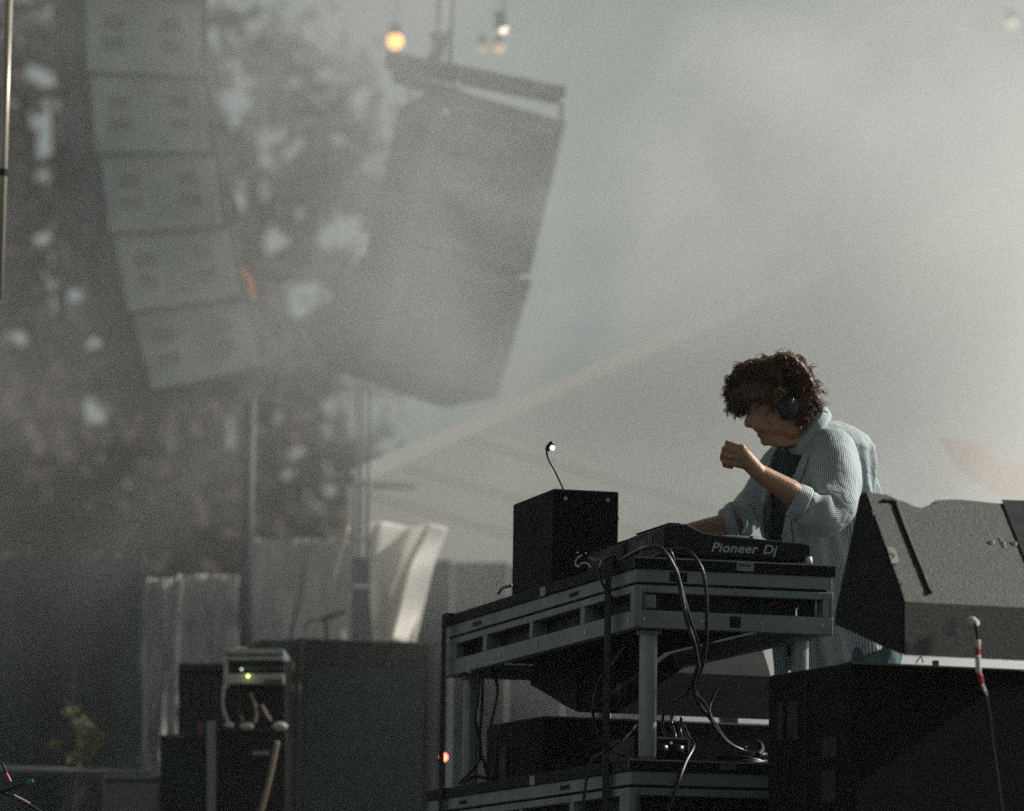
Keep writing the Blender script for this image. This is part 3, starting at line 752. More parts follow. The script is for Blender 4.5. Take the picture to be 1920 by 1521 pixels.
TOR = [(792,1541,.050,.060,0),(805,1544,.085,.105,0),(822,1546,.110,.155,0),(845,1545,.126,.185,0),(880,1543,.136,.19,0),(930,1541,.142,.19,0),(1000,1542,.150,.19,0),(1080,1552,.152,.19,0),(1160,1566,.158,.195,.02),(1225,1576,.168,.205,.07)]
def interp(tab, x):
    for r0, r1 in zip(tab, tab[1:]):
        if x <= r1[0]:
            t = max(0, (x-r0[0])/(r1[0]-r0[0])); return [a+(b-a)*t for a, b in zip(r0, r1)]
    return list(tab[-1])
def torso_pt(v, th, sc_=1.0, fold=1.0):
    _, u, a, b, tilt = interp(TOR, v)
    c = at(u, v, 11.65); ca, sa = math.cos(th), math.sin(th)
    e = 2/2.4
    x = abs(ca)**e*math.copysign(1, ca); y = abs(sa)**e*math.copysign(1, sa)
    p = c + frn*(a*sc_*x) + lat*(b*sc_*y) - Z*(tilt*x)
    if fold:
        k = min(1, max(0, (v-820)/120))
        n = 0.009*math.sin(th*9 + v*0.010 + 2*math.sin(v*0.013)) + 0.007*math.sin(th*17 - v*0.02) + 0.012*nz3(p, 9)
        out = (frn*x+lat*y); p = p + out*(n*k*fold)
    return p
def torso(name, sc_, mt, parent, gap, v0, v1, fold=1.0, ny=90, nx=180):
    P = []; UV = []
    for j in range(ny+1):
        v = v0+(v1-v0)*j/ny; g_ = gap(v)
        row = []; ur = []
        for i in range(nx+1):
            th = g_ + (2*math.pi-2*g_)*i/nx
            row.append(torso_pt(v, th, sc_, fold)); ur.append((th*0.172, v/PX))
        P.append(row); UV.append(ur)
    return grid_mesh(name, P, UV, mt, parent)
def gap(v):
    if v < 940: return 0.75-(v-792)/148*0.5
    return 0.25-min(1, (v-940)/150)*0.10
shirt = torso('shirt', 1.0, M_shirt, dj, gap, 793, 1232)
torso('undershirt', 0.90, M_tee, dj, lambda v: 0.0, 838, 1200, 0.3, 40, 80)
def sleeve(name, pts, mt, parent, seed, amp=1.0, ny=70, nx=96):
    C = crom([at(u, v, d) for u, v, d, r in pts], 10); n = len(C)
    rr = [pts[min(int(i/10), len(pts)-1)][3]+(pts[min(int(i/10)+1, len(pts)-1)][3]-pts[min(int(i/10), len(pts)-1)][3])*((i % 10)/10) for i in range(n)]
    P = []; UV = []; ref = None; arc = 0
    for i, c in enumerate(C):
        t = (C[min(i+1, n-1)]-C[max(i-1, 0)]).normalized()
        if ref is None: ref = t.orthogonal().normalized()
        ref = (ref-t*ref.dot(t)).normalized(); b = t.cross(ref)
        if i: arc += (c-C[i-1]).length
        row = []; ur = []
        for k in range(nx+1):
            th = 2*math.pi*k/nx; d_ = ref*math.cos(th)+b*math.sin(th)
            s_ = i/n; r = rr[i]/FPX*11.4
            f = 0.005*math.sin(th*4+s_*13+seed)*s_ + 0.006*math.sin(s_*42+2.0*math.sin(th+seed))*max(0, s_-0.35)*1.3 + 0.008*noise.noise((c+d_*r)*11+Vector((seed,0,0)))
            row.append(c+d_*(r+f*amp)); ur.append((th*0.068, arc))
        P.append(row); UV.append(ur)
    return grid_mesh(name, P, UV, mt, parent)
sleeve('sleeve', [(1548,836,11.54,34),(1560,845,11.49,43),(1565,872,11.44,47),(1568,910,11.38,47),(1562,944,11.33,44),(1546,963,11.30,41),(1524,957,11.285,35),(1505,947,11.28,31),(1497,942,11.28,30)], M_shirt, shirt, 1.3)
sleeve('sleeve', [(1515,846,11.76,34),(1492,856,11.80,42),(1462,885,11.84,42),(1432,925,11.87,40),(1402,960,11.86,36),(1384,975,11.83,32),(1372,981,11.81,29)], M_shirt, shirt, 4.1)
# rolled cuffs
def cuff(a, b, ra, rb, d, seed):
    A_, B_ = at(*a, d), at(*b, d); t = (B_-A_).normalized(); ref = t.orthogonal().normalized(); bb = t.cross(ref)
    P = []; UV = []
    prof = [(0,0.86),(0.02,0.97),(0.15,1.05),(0.5,1.03),(0.85,1.05),(0.98,0.98),(1.0,0.84)]
    for s_, k_ in prof:
        row = []; ur = []
        for k in range(65):
            th = 2*math.pi*k/64; r = (ra+(rb-ra)*s_)*k_/FPX*11.4 + 0.0022*math.sin(th*5+seed+s_*4)
            row.append(A_.lerp(B_, s_)+(ref*math.cos(th)+bb*math.sin(th))*r); ur.append((s_*0.05, th*0.05))
        P.append(row); UV.append(ur)
    return grid_mesh('cuff', P, UV, M_shirt, shirt, thick=0.003)
cuff((1512,950),(1486,938),33,30,11.28,0)
cuff((1378,978),(1353,984),30,26,11.79,2)
# collar: a stand with two leaves, one grid
P = []; UV = []
top = [(1478,838,-.020,0),(1487,832,-.062,0),(1503,812,-.082,0),(1522,785,-.080,0),(1541,761,-.030,0),(1543,760,.02,0),(1528,775,.075,0),(1508,800,.080,0),(1490,826,.055,0),(1480,836,.02,0)]
low = [(1494,866,-.050,0),(1514,857,-.100,0),(1530,830,-.122,0),(1546,806,-.115,0),(1559,786,-.050,0),(1560,786,.03,0),(1548,800,.105,0),(1525,825,.115,0),(1495,850,.095,0),(1478,862,.05,0)]
T_ = crom([at(u, v, 11.62+o) for u, v, o, _ in top], 6); Lw = crom([at(u, v, 11.62+o) for u, v, o, _ in low], 6)
inn = crom([at(u+6, v+14, 11.62+o*0.8) for u, v, o, _ in top], 6)
arc = 0
rows = [[], [], [], [], []]; uvr = [[], [], [], [], []]
for i in range(len(T_)):
    if i: arc += (Lw[i]-Lw[i-1]).length
    a, b, c = T_[i], Lw[i], inn[i]; ct = (T_[0]+T_[-1])/2
    o_ = (b - at(1520,830,11.62)); o_.z = 0; o_ = o_.normalized()
    for k, p in enumerate((c, a, a.lerp(b, .35)+o_*0.004, a.lerp(b, .7)+o_*0.004, b)):
        rows[k].append(p); uvr[k].append((arc, k*0.02))
grid_mesh('collar', rows, uvr, M_shirt, shirt, thick=0.0025)
# placket strips, buttons, yoke seam
for sgn in (1, -1):
    P = []; UV = []
    for j in range(60):
        v = 850+(1228-850)*j/59; row = []; ur = []
        for k in range(5):
            th = sgn*(gap(v)+0.00+0.032*k*5/2/1.6)
            q = torso_pt(v, th, 1.0); _, uu, a, b, tt = interp(TOR, v)
            q = q + (frn*math.cos(th)+lat*math.sin(th))*0.004; row.append(q); ur.append((k*0.008, v/PX))
        P.append(row); UV.append(ur)
    grid_mesh('placket', P, UV, M_shirt, shirt, thick=0.0015)
for v in (905, 960, 1015, 1070, 1125, 1180):
    q = torso_pt(v, gap(v)+0.05, 1.0) + frn*0.008
    MB().tube([q, q+frn*0.002], 0.0055, 10).build('button', M_white, shirt)
# trousers
M_jean = mat('teal_trousers', (0.075,0.125,0.14), 0.85, 0, 0.25, 14, 0.4, 30)
sp = []
for k in (-1,-.5,0,.5,1): sp += sweep([(at(1585,1175,11.65)+lat*(.09*k), .112), (at(1594,1225,11.65)+lat*(.09*k), .118)])
for s in (-1, 1):
    o = lat*(0.095*s); kn = at(1583,1480,11.62)+o*1.25; hp_ = at(1592,1215,11.65)+o; an = Vector((hp_.x+0.02, hp_.y, FLOOR+0.11))+o*0.4
    sp += sweep([(hp_, .112), (hp_.lerp(kn, .5), .096), (kn, .078), (an, .066)])
tr_o = blob('trousers', sp, 0.007, M_jean, dj, 3)
dtx = bpy.data.textures.new('folds', 'CLOUDS'); dtx.noise_scale = 0.09
dmd = tr_o.modifiers.new('folds', 'DISPLACE'); dmd.texture = dtx; dmd.strength = 0.03; dmd.mid_level = 0.5
MB().tube(crom([at(1632,1150,11.55),at(1633,1220,11.53),at(1630,1300,11.52),at(1628,1480,11.53)],5), 0.0025, 5).build('side_seam', M_jean, tr_o)
for s in (-1, 1):
    o = lat*(0.095*s*1.4); an = Vector((at(1592,1215,11.65).x+0.02, at(1592,1215,11.65).y, FLOOR))+o
    sw = sweep([(an+Z*0.045, .05), (an+frn*0.10+Z*0.04, .045), (an+frn*0.20+Z*0.032, .035)])
    blob('shoe', sw, 0.006, M_blackp, dj, 3)

# ---- hair
hp = [(1366,742),(1364,722),(1369,703),(1381,688),(1396,679),(1412,672),(1430,672),(1447,668),(1460,662),(1477,661),(1494,668),(1507,681),(1519,697),(1527,716),(1532,734),(1539,750),(1537,764),(1528,766),(1520,776),(1508,790),(1498,795),(1490,786),(1476,780),(1462,776),(1452,765),(1440,755),(1420,752),(1406,758),(1396,768),(1388,770),(1377,762),(1370,755)]
def hair_hw(u, v): return min(57, 20+4.6*math.sqrt(max(0, u-1364)))
hs_ = fill(hp, DHD, 4.0, 3, 50, hair_hw)
rnd = random.Random(5)
hb = blob('hair', hs_, 0.0055, M_hair, dj, 2)
hx = bpy.data.textures.new('curls', 'CLOUDS'); hx.noise_scale = 0.012
hm_ = hb.modifiers.new('curls', 'DISPLACE'); hm_.texture = hx; hm_.strength = 0.014; hm_.mid_level = 0.62
hv = [(v.co + origin_of(dj), v.normal.copy()) for v in hb.data.vertices]
cen = at(1455,735,DHD)
mb = MB(); cnt = 0
while cnt < 420:                      # locks: each a bundle of strands that share one wave
    p, n_ = hv[rnd.randrange(len(hv))]
    u, v, _ = proj(p)
    if v > 748 and 1400 < u < 1500 and rnd.random() < 0.8: continue
    cnt += 1
    ln = rnd.uniform(0.018, 0.042); cr = rnd.uniform(0.003, 0.009); tn = rnd.uniform(0.6, 1.7); ph = rnd.random()*6.28
    dr = (n_*rnd.uniform(0.10, 0.34) + Vector((rnd.gauss(-.1,.5), rnd.gauss(0,.5), rnd.gauss(-.45,.45)))).normalized()
    x = dr.orthogonal().normalized(); y = dr.cross(x)
    for q_ in range(rnd.randint(7, 12)):
        off = (x*rnd.gauss(0,1)+y*rnd.gauss(0,1))*0.0042; l2 = ln*rnd.uniform(.75,1.1); c2 = cr*rnd.uniform(.7,1.2); p2 = ph+rnd.gauss(0,.35); pts = []
        for k in range(12):
            t = k/11; a = p2+tn*6.28*t
            pts.append(p + off*(1-.3*t) - n_*0.007 + dr*(l2*t) + (x*math.cos(a)+y*math.sin(a))*c2*(0.3+0.7*t) - Z*(0.010*t*t))
        rad = rnd.uniform(0.0009, 0.0016)
        mb.tube(pts, [rad*(1-0.6*k/11) for k in range(12)], 3, False)
for (u, v, R_) in ((1462,664,9),(1470,661,8),(1425,672,8),(1409,680,7)):
    mb.tube([at(u+R_*math.cos(a)*1.1, v-R_*math.sin(a), DHD-.01) for a in [x*0.32 for x in range(-1,10)]], 0.0007, 3, False)
tag(mb.build('curls', M_hair, hb, 0, True), kind='stuff')

# ---- headphones
hd = thing('headphones', at(1487,765,DHD-.09), 'black headphones over the curly hair of the person', 'headphones')
hl = [(1487,752,-.094),(1483,728,-.092),(1476,703,-.080),(1468,684,-.060),(1461,670,-.030),(1459,665,0),(1461,670,.030),(1468,684,.060),(1476,703,.080),(1487,752,.094)]
bp_ = crom([at(u, v, DHD+o) for u, v, o in hl], 6)
mb = MB()
for o in (-0.008, 0.008): mb.tube([p+rt*o*1.0 for p in bp_], 0.0028, 7)
for a, b in zip(bp_, bp_[1:]): mb.box(a-rt*0.008, rt*0.016, b-a, (a-at(1480,740,DHD)).normalized()*0.002)
mb.build('headband', M_blackp, hd, 0, True)
for s in (-1, 1):
    c = at(1480,766,DHD+s*0.078); 
    MB().tube([c-Vector((0,-1,0))*0.0, c+Vector((0,s*0.012,0)), c+Vector((0,s*0.018,0))], [0.034,0.034,0.030], 24).build('ear_pad', M_rubber, hd, 0.002, True)
    e = at(1486,762,DHD+s*0.097)
    sh = MB().ball(e, 0.001, 4, 3); sh = MB()
    sh.ball(e, 1.0, 18, 12, (0.019, 0.011, 0.030)); sh.build('ear_cup', M_spk, hd, 0, True)
    MB().tube([at(1482,766,DHD+s*.104), at(1488,744,DHD+s*.10)], 0.004, 8).build('yoke', M_steel, hd, 0, True)


# ------------------------------------------------------------------ flown speaker arrays
def cabinet(root, c, ax, ay, az, w_, d_, h_, face):
    """c centre; ax along the grille width, ay into depth, az up"""
    b = MB().cbox(c, ax*w_, ay*d_, az*h_*0.985).build('cabinet', M_arr, root, 0.012)
    f = c - ay*(d_/2+0.004)
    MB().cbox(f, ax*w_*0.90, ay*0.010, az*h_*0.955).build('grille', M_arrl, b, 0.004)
    for s in (-1, 1):
        p = f + ax*w_*0.24*s - ay*0.006
        MB().cbox(p+az*h_*0.12, ax*0.12, ay*0.006, az*h_*0.17).build('handle', M_arrf, b, 0.02)
        MB().cbox(p-az*h_*0.14, ax*0.12, ay*0.006, az*h_*0.15).build('handle', M_arrf, b, 0.02)
    MB().cbox(c + ax*(w_/2+0.012) - ay*(d_/2-0.04), ax*0.02, ay*0.07, az*h_*1.0).build('rigging_rail', M_arrf, b, 0.003)
    MB().cbox(c - ax*(w_/2+0.012) - ay*(d_/2-0.04), ax*0.02, ay*0.07, az*h_*1.0).build('rigging_rail', M_arr, b, 0.003)
    return b
DL = 22.0; s_ = FPX/DL
la = thing('line_array', at(330,760,DL), 'long curved hanging line array of speakers at the left, faded by smoke', 'line array')
mid = [(238,-60,0),(243,90,-2.5),(255,237,-5),(276,381,-8),(305,524,-12),(343,664,-16)]
for i, (u, v, a) in enumerate(mid):
    a = R(a)
    yaw = R(17.5)
    ax0 = Vector((math.cos(yaw), math.sin(yaw), 0)); ay0 = Vector((-math.sin(yaw), math.cos(yaw), 0))
    # roll about the view direction
    q = Matrix.Rotation(a, 3, Vector((0,1,0)))
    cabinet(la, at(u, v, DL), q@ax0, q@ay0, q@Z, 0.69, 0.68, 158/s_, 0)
MB().tube(path([(404,205,DL-.3),(420,235,DL-.35),(436,255,DL-.35),(424,230,DL-.3)],5), 0.012, 6).build('cable', M_arr, la)
MB().tube(path([(430,355,DL-.3),(446,400,DL-.35),(434,415,DL-.3)],5), 0.02, 6).build('cable', M_arr, la)
MB().tube(path([(452,505,DL-.3),(468,525,DL-.35),(478,560,DL-.3)],5), 0.007, 6).build('strap', M_orange, la)
MB().tube(path([(474,590,DL-.3),(492,630,DL-.35),(486,665,DL-.3)],5), 0.012, 6).build('cable', M_arr, la)
MB().tube([at(230,-140,DL), at(225,-560,DL)], 0.03, 6).build('chain', M_dark, la)

DC = 19.5; s2 = FPX/DC
ca = thing('hanging_speaker', at(800,720,DC), 'pair of big flown speaker cabinets tilted on a rigging bar, veiled by smoke', 'hanging speaker')
tl_ = R(12)
yaw = R(17); q = Matrix.Rotation(tl_, 3, Vector((0,1,0)))
ax0 = q@Vector((math.cos(yaw), math.sin(yaw), 0)); ay0 = q@Vector((-math.sin(yaw), math.cos(yaw), 0)); az0 = q@Z
q2 = Matrix.Rotation(R(15.5), 3, Vector((0,1,0)))
for k, (u, v, h) in enumerate(((908,336,305),(846,598,238))):
    a3 = (ax0, ay0, az0) if k == 0 else (q2@Vector((math.cos(yaw), math.sin(yaw), 0)), q2@Vector((-math.sin(yaw), math.cos(yaw), 0)), q2@Z)
    ax, ay, az = a3; h_ = h/s2; w_ = 0.67; d_ = (0.72, 0.92)[k]; c = at(u, v, DC) + ay*d_/2
    b = MB().cbox(c, ax*w_, ay*d_, az*h_*0.98).build('cabinet', M_arr, ca, 0.02)
    f = c - ay*(d_/2+0.005)
    MB().cbox(f, ax*w_, ay*0.012, az*h_*0.98).build('baffle', M_arrf, b, 0.004)
    MB().cbox(f - az*0.02 - ay*0.010, ax*w_*0.80, ay*0.012, az*h_*0.78).build('grille', M_arr, b, 0.004)
    MB().cbox(f + az*h_*0.45, ax*w_, ay*0.02, az*0.03).build('trim_bar', M_arrf, b)
    for s in (-1, 1):
        MB().cbox(f + ax*w_*0.47*s, ax*0.03, ay*0.03, az*h_).build('rigging_rail', M_arrf, b, 0.003)
        for e in (-0.3, 0.25):
            MB().ball(f + ax*w_*0.47*s + az*h_*e - ay*0.03, 0.013, 8, 6).build('pin', M_steel, b)
    # pole and angled rear of the lower box
    if k == 1:
        MB().prism([c - ax*w_/2 + ay*d_/2 + az*h_*0.3, c - ax*(w_/2+0.16) + ay*d_/2 - az*h_*0.2, c - ax*w_/2 + ay*d_/2 - az*h_*0.5], -ay*d_*0.9).build('angled_side', M_arr, ca, 0.01)
bar = MB(); a, b = at(722,122,DC), at(1060,190,DC-0.2)
bar.box(a, b-a, Vector((0,0.12,0)), Z*0.075); bar.build('rigging_bar', M_arr, ca, 0.004)
MB().box(at(735,150,DC+.35), at(860,185,DC+.35)-at(735,150,DC+.35), Vector((0,0.08,0)), Z*0.05).build('rigging_bar', M_arr, ca, 0.004)
for (u, v) in ((855,160),(1052,192),(833,212)):
    MB().ball(at(u,v,DC-.28), 0.02, 10, 8).build('shackle', M_steel, ca)
MB().tube([at(1052,192,DC-.25), at(1052,250,DC-.25)], 0.012, 6).build('hanger', M_arr, ca)
MB().tube([at(800,130,DC), at(822,90,DC), at(815,60,DC)], 0.03, 6).build('hoist_hook', M_arr, ca)
MB().tube([at(822,110,DC), at(835,60,DC)], 0.022, 6).build('hoist_hook', M_arr, ca)
MB().tube([at(822,70,DC), at(826,-300,DC)], 0.012, 6).build('chain', M_arr, ca)
MB().tube([at(843,120,DC), at(866,-300,DC)], 0.012, 6).build('chain', M_arr, ca)
MB().ball(at(825,58,DC-.05), 0.022, 8, 6, (0.7,0.7,1.6)).build('shackle', M_steel, ca)
MB().tube(path([(660,480,DC+.2),(636,510,DC+.2),(628,545,DC+.2),(634,580,DC+.2)],5), 0.01, 6).build('cable', M_rubber, ca)
for k, (u, v, h_) in enumerate(((668,700,1195),(684,690,1195),(700,690,1195))):
    pass

# ------------------------------------------------------------------ hanging lamps and bulbs
def bulb(u, v, d, r, col, st, label, wire=True):
    root = thing('lamp', at(u, v, d), label, 'lamp', 'small lamps hanging above the stage')
    MB().ball(at(u, v, d), r, 12, 8).build('bulb', emis('bulb_'+str(u), col, st), root, 0, True)
    MB().tube([at(u, v, d)+Z*r*0.8, at(u, v, d)+Z*(r+0.06)], r*0.8, 8).build('holder', M_dark, root)
    if wire: MB().tube([at(u, v, d)+Z*(r+0.05), at(u, v, d)+Z*1.6], 0.006, 5).build('wire', M_dark, root)
    return root
bulb(741, 78, 26, 0.050, (1.0,0.42,0.10), 3.6, 'glowing orange lamp above the left end of the hanging speaker')
bulb(905, 92, 26, 0.03, (1.0,0.62,0.38), 0.45, 'faint orange lamp, left of the dim pair above the hanging speaker', False)
bulb(935, 92, 26, 0.03, (1.0,0.62,0.38), 0.6, 'faint orange lamp, right of the dim pair above the hanging speaker', False)
bulb(944, 56, 21, 0.022, (1.0,0.85,0.7), 2.2, 'small white lamp under its dark holder near the top centre')
bulb(1895, 46, 26, 0.04, (0.9,0.95,0.6), 0.5, 'pale greenish lamp in the top right corner', False)
tag(MB().cbox(at(938,38,21), Vector((0.06,0,0)), Vector((0,0.06,0)), Z*0.09).build('lamp_holder', M_arr, None, 0.01), 'dark fixture body just above the small white lamp', 'fixture')

# ------------------------------------------------------------------ left stage side
def vpole(u, vb, d, vt, r, m_, name, label, cat, group=None, n=10):
    b = at(u, vb, d); t = at(u, vt, d); t.x, t.y = b.x, b.y
    root = thing(name, b, label, cat, group)
    MB().tube([b, t], r, n).build('tube', m_, root, 0, True); return root
p = vpole(-2, 560, 13.5, -60, 0.013, M_cream, 'pole', 'slim cream pole at the extreme left edge, top of the photo', 'pole')
b = at(10, 317, 13.5); b.x, b.y = p.location.x, p.location.y
MB().tube([b-Z*0.012, b+Z*0.012], 0.0155, 10).build('collar', M_arr, p)
p2 = at(-2, 560, 13.5)
p = vpole(458, 1215, 18.5, 740, 0.030, M_arr, 'pole', 'thick dark upright pole between the tree gaps at left', 'pole')
# truss-like tall stand with several tubes
st = thing('mast', at(680,1195,17.5), 'slender three tube mast standing under the hanging speaker', 'mast')
for k, (u, r_) in enumerate(((660,0.008),(670,0.011),(684,0.009))):
    b = at(u, 1198, 17.5+0.1*k); t = at(u, 700, 17.5+0.1*k); t.x, t.y = b.x, b.y
    MB().tube([b, t], r_*0.8, 8).build('tube', (M_arr), st, 0, True)
for v in (905, 1010, 1100):
    MB().tube([at(658,v,17.5), at(690,v,17.6)], 0.012, 6).build('brace', M_arr, st)
def stick(pts, r, m_, name, label, cat):
    return tag(MB().tube(path(pts, 4), r, 8).build(name, m_, None, 0, True), label, cat)
stick([(652,985,17),(630,1060,17),(608,1130,17),(592,1192,17)], 0.009, M_cord, 'guy_rope', 'buff rope slanting down left of the mast', 'rope')
stick([(572,1060,16.9),(562,1120,16.9),(549,1170,16.9),(545,1200,16.9)], 0.007, M_dark, 'rope', 'dark rope hanging between the pale curtains', 'rope')
ms = thing('microphone_stand', at(614,1200,16.2), 'small black boom stand sitting on the left speaker stack', 'stand')
MB().tube([at(614,1205,16.2), at(612,1160,16.2)], 0.010, 8).build('pole', M_dark, ms)
MB().tube([at(598,1163,16.2), at(625,1153,16.2), at(648,1147,16.2)], [0.007,0.014,0.008], 8).build('boom', M_dark, ms)
MB().tube(path([(570,1180,16.2),(580,1165,16.2),(596,1162,16.2)],4), 0.005, 6).build('cable', M_dark, ms)

# speaker stack (left middle)
DS = 15.2
A4 = R(-14); G1 = Vector((math.sin(A4), math.cos(A4), 0)); G2 = Vector((math.cos(A4), -math.sin(A4), 0))
S2 = at(556, 1200, DS)
ss = thing('speaker_stack', Vector((S2.x,S2.y,FLOOR)), 'big dark speaker stack with a metal frame, left of the desk', 'speaker stack')
ww = (on_plane(822, 1207, S2, -G1)-S2).dot(G2); hh = S2.z-FLOOR
MB().box(Vector((S2.x,S2.y,FLOOR)), G2*ww, G1*0.7, Z*(hh-0.012)).build('cabinet', M_grille, ss, 0.008)
f0 = Vector((S2.x,S2.y,FLOOR)) - G1*0.012
for a, wd in ((0.0,0.028),(ww-0.045,0.028)):
    MB().box(f0+G2*a-G1*0.012, G2*wd, G1*0.02, Z*hh).build('frame_post', M_spk, ss, 0.003)
MB().box(f0+G2*0.0-G1*0.014+Z*(hh-0.006), G2*ww, G1*0.7, Z*0.012).build('frame_rail', M_spk, ss, 0.003)
MB().box(f0+G2*0.028-G1*0.010+Z*(hh-0.086), G2*(ww-0.073), G1*0.018, Z*0.010).build('frame_rail', M_spk, ss, 0.002)
for a in (0.30, 0.68):
    MB().box(f0+G2*ww*a-G1*0.008+Z*(hh-0.076), G2*0.012, G1*0.016, Z*0.07).build('frame_divider', M_spk, ss)
MB().box(f0+G2*0.03-G1*0.003+Z*(hh-0.074), G2*(ww-0.078), G1*0.012, Z*0.064).build('vent_slot', M_dark, ss)
MB().box(f0+G2*0.035-G1*0.004, G2*(ww-0.088), G1*0.012, Z*(hh-0.092)).build('grille', M_grille, ss, 0.002)
for a in (0.30, 0.68): pass
MB().box(f0-G2*0.05-G1*0.01, G2*0.045, G1*0.5, Z*(hh-0.0)).build('side_post', M_grille, ss, 0.003)
for (u, v) in ((549,1250),(549,1290),(561,1290)):
    MB().cbox(at(u,v,DS-0.06), G2*0.010, G1*0.01, Z*0.035).build('latch', M_cord, ss, 0.002)
MB().box(at(490,1200,DS+.3), G2*0.4, G1*0.3, -Z*0.03).build('top_board', M_arr, ss)

# amplifier rack
DR = 14.6
rk = thing('amplifier_rack', at(470,1370,DR), 'open amplifier rack with silver units and two lit indicators', 'amplifier rack')
def fb(u0, v0, u1, v1, d, th, name, m_, par, bev=0.002):
    a = at(u0, v1, d); b = at(u1, v1, d); t = at(u0, v0, d)
    return MB().box(a, b-a, Vector((0,th,0)), t-a).build(name, m_, par, bev)
fb(421,1236,534,1372,DR+0.03,0.4,'case',M_blackp,rk)
fb(419,1217,532,1226,DR-0.03,0.4,'top_rail',M_white,rk,0.003)
fb(419,1228,427,1290,DR-0.02,0.05,'rack_post',M_white,rk)
u1 = fb(427,1230,532,1238,DR-0.01,0.2,'unit_bezel',M_white,rk)
u2 = fb(427,1238,532,1262,DR-0.0,0.2,'amplifier',M_dark,rk)
u3 = fb(424,1263,532,1282,DR-0.012,0.2,'amplifier',M_white,rk)
fb(460,1250,530,1256,DR-0.006,0.01,'display',M_logod,u2)
for k in range(9): fb(495+k*4,1274,497+k*4,1281,DR-0.018,0.004,'vent_slit',M_dark,u3,0)
MB().ball(at(453,1255,DR-0.03), 0.0045, 8, 6).build('indicator', emis('led_white', (0.8,1,0.8), 1.2), u2)
MB().ball(at(465,1268,DR-0.03), 0.0050, 8, 6).build('indicator', emis('led_yellow', (0.85,1,0.25), 5.0), u3)
for k, pts in enumerate(([(470,1300),(480,1330),(478,1356)],[(490,1322),(500,1340),(508,1352)],[(455,1310),(448,1335),(455,1355)],[(420,1285),(418,1320),(424,1345),(432,1358)])):
    MB().tube(path([(a,b,DR-0.04) for a,b in pts],5), 0.006, 6).build('lead', (M_cord if k in (0,1) else M_white if k==3 else M_rubber), rk, 0, True)
for (u,v,r_) in ((430,1360,0.014),(462,1362,0.018),(525,1362,0.020)):
    MB().ball(at(u,v,DR-0.05), r_, 10, 7, (1.4,1,0.8)).build('connector', M_white, rk, 0, True)
# flight case under the rack and its neighbour
fc = thing('flight_case', at(460,1521,DR), 'black flight case below the amplifier rack with a faint printed word', 'flight case')
fb(404,1372,536,1640,DR-0.02,0.5,'body',M_blackp,fc,0.006)
fb(388,1352,404,1640,DR-0.05,0.04,'corner_post',M_leg,fc,0.004)
fb(400,1366,536,1374,DR-0.04,0.04,'lid_rail',M_arr,fc)
for k in range(4): fb(474+k*8,1408,480+k*8,1416,DR-0.03,0.004,'lettering_stroke',M_logo,fc,0)
fc2 = thing('flight_case', at(345,1521,DR+.6), 'wide black case left of the flight case with pink tape on its lid', 'flight case')
fb(300,1388,392,1640,DR+0.5,0.5,'body',M_drape,fc2,0.006)
fb(300,1378,392,1388,DR+0.48,0.5,'lid',M_arr,fc2,0.004)
fb(312,1376,345,1383,DR+0.46,0.01,'tape',mat('pink_tape',(0.4,0.12,0.14),0.6),fc2)
fb(372,1356,380,1378,DR+0.46,0.01,'tape',MATS['pink_tape'],fc2)
rk2 = thing('rack', at(370,1380,DR+.7), 'dim grey rack of equipment standing on the left case', 'rack')
fb(334,1255,425,1378,DR+0.65,0.3,'case',M_arr,rk2)
for k in range(4): fb(345+18*k,1290-4*k,356+18*k,1330,DR+0.63,0.01,'module',M_grille,rk2)
fb(334,1244,425,1256,DR+0.6,0.3,'lid',M_grille,rk2)
stick([(520,1390,DR-.1),(514,1420,DR-.1),(503,1470,DR-.1),(486,1535,DR-.1)], 0.009, M_cord, 'rope', 'buff strap hanging slanted across the flight case', 'strap')
# red lamp
rl = thing('red_lamp', at(832,1420,14.0), 'small glowing red lamp beside the left foot of the desk', 'lamp')
MB().ball(at(832,1420,14.0), 0.014, 12, 8).build('bulb', emis('red_led', (1,0.09,0.05), 12), rl)
MB().tube([at(832,1428,14.02), at(832,1470,14.02)], 0.010, 8).build('stem', M_arr, rl)

# drapes, curtains, sail
def drape(u0, v0, u1, v1, d, amp, folds, m_, name, label, cat, kind=None, seed=0, taper=0):
    mb = MB(); nx, nz = 90, 14
    for j in range(nz+1):
        for i in range(nx+1):
            s = i/nx; t = j/nz
            u = u0+(u1-u0)*s + taper*t; v = v0+(v1-v0)*t
            y = 0.05*noise.noise(Vector((s*4+t*1.5+seed, t*2.5-s, seed))) + 0.02*noise.noise(Vector((s*14+t*5, t*6, seed*3))) + min(1, 0.15+t*3)*amp*(math.sin(s*folds*6.28+seed+0.6*math.sin(t*2+s*5)) + 0.5*math.sin(s*folds*13.7+seed*2+t))
            mb.v.append(at(u, v, d) + Vector((0, y, 0)))
    for j in range(nz):
        for i in range(nx):
            a = j*(nx+1)+i; mb.f.append((a, a+nx+1, a+nx+2, a+1))
    o = mb.build(name, m_, None, 0, True)
    md = o.modifiers.new('thickness', 'SOLIDIFY'); md.thickness = 0.006
    return tag(o, label, cat, None, kind)
drape(-60,1035,272,1700,17.2,0.02,3,M_drape,'black_drape','black drape filling the lower left behind the rail','drape',seed=1)
drape(272,1085,340,1470,17.4,0.010,0.8,M_cloth,'pale_curtain','narrow pale curtain strip beside the black drape','curtain',seed=2,taper=-14)
drape(330,1078,446,1262,18.0,0.012,1.3,M_cloth,'pale_curtain','pale curtain between the strip and the dark pole','curtain',seed=3)
drape(474,1010,662,1230,18.4,0.014,1.6,M_cloth,'pale_curtain','pale curtain right of the dark pole, behind the ropes','curtain',seed=4)
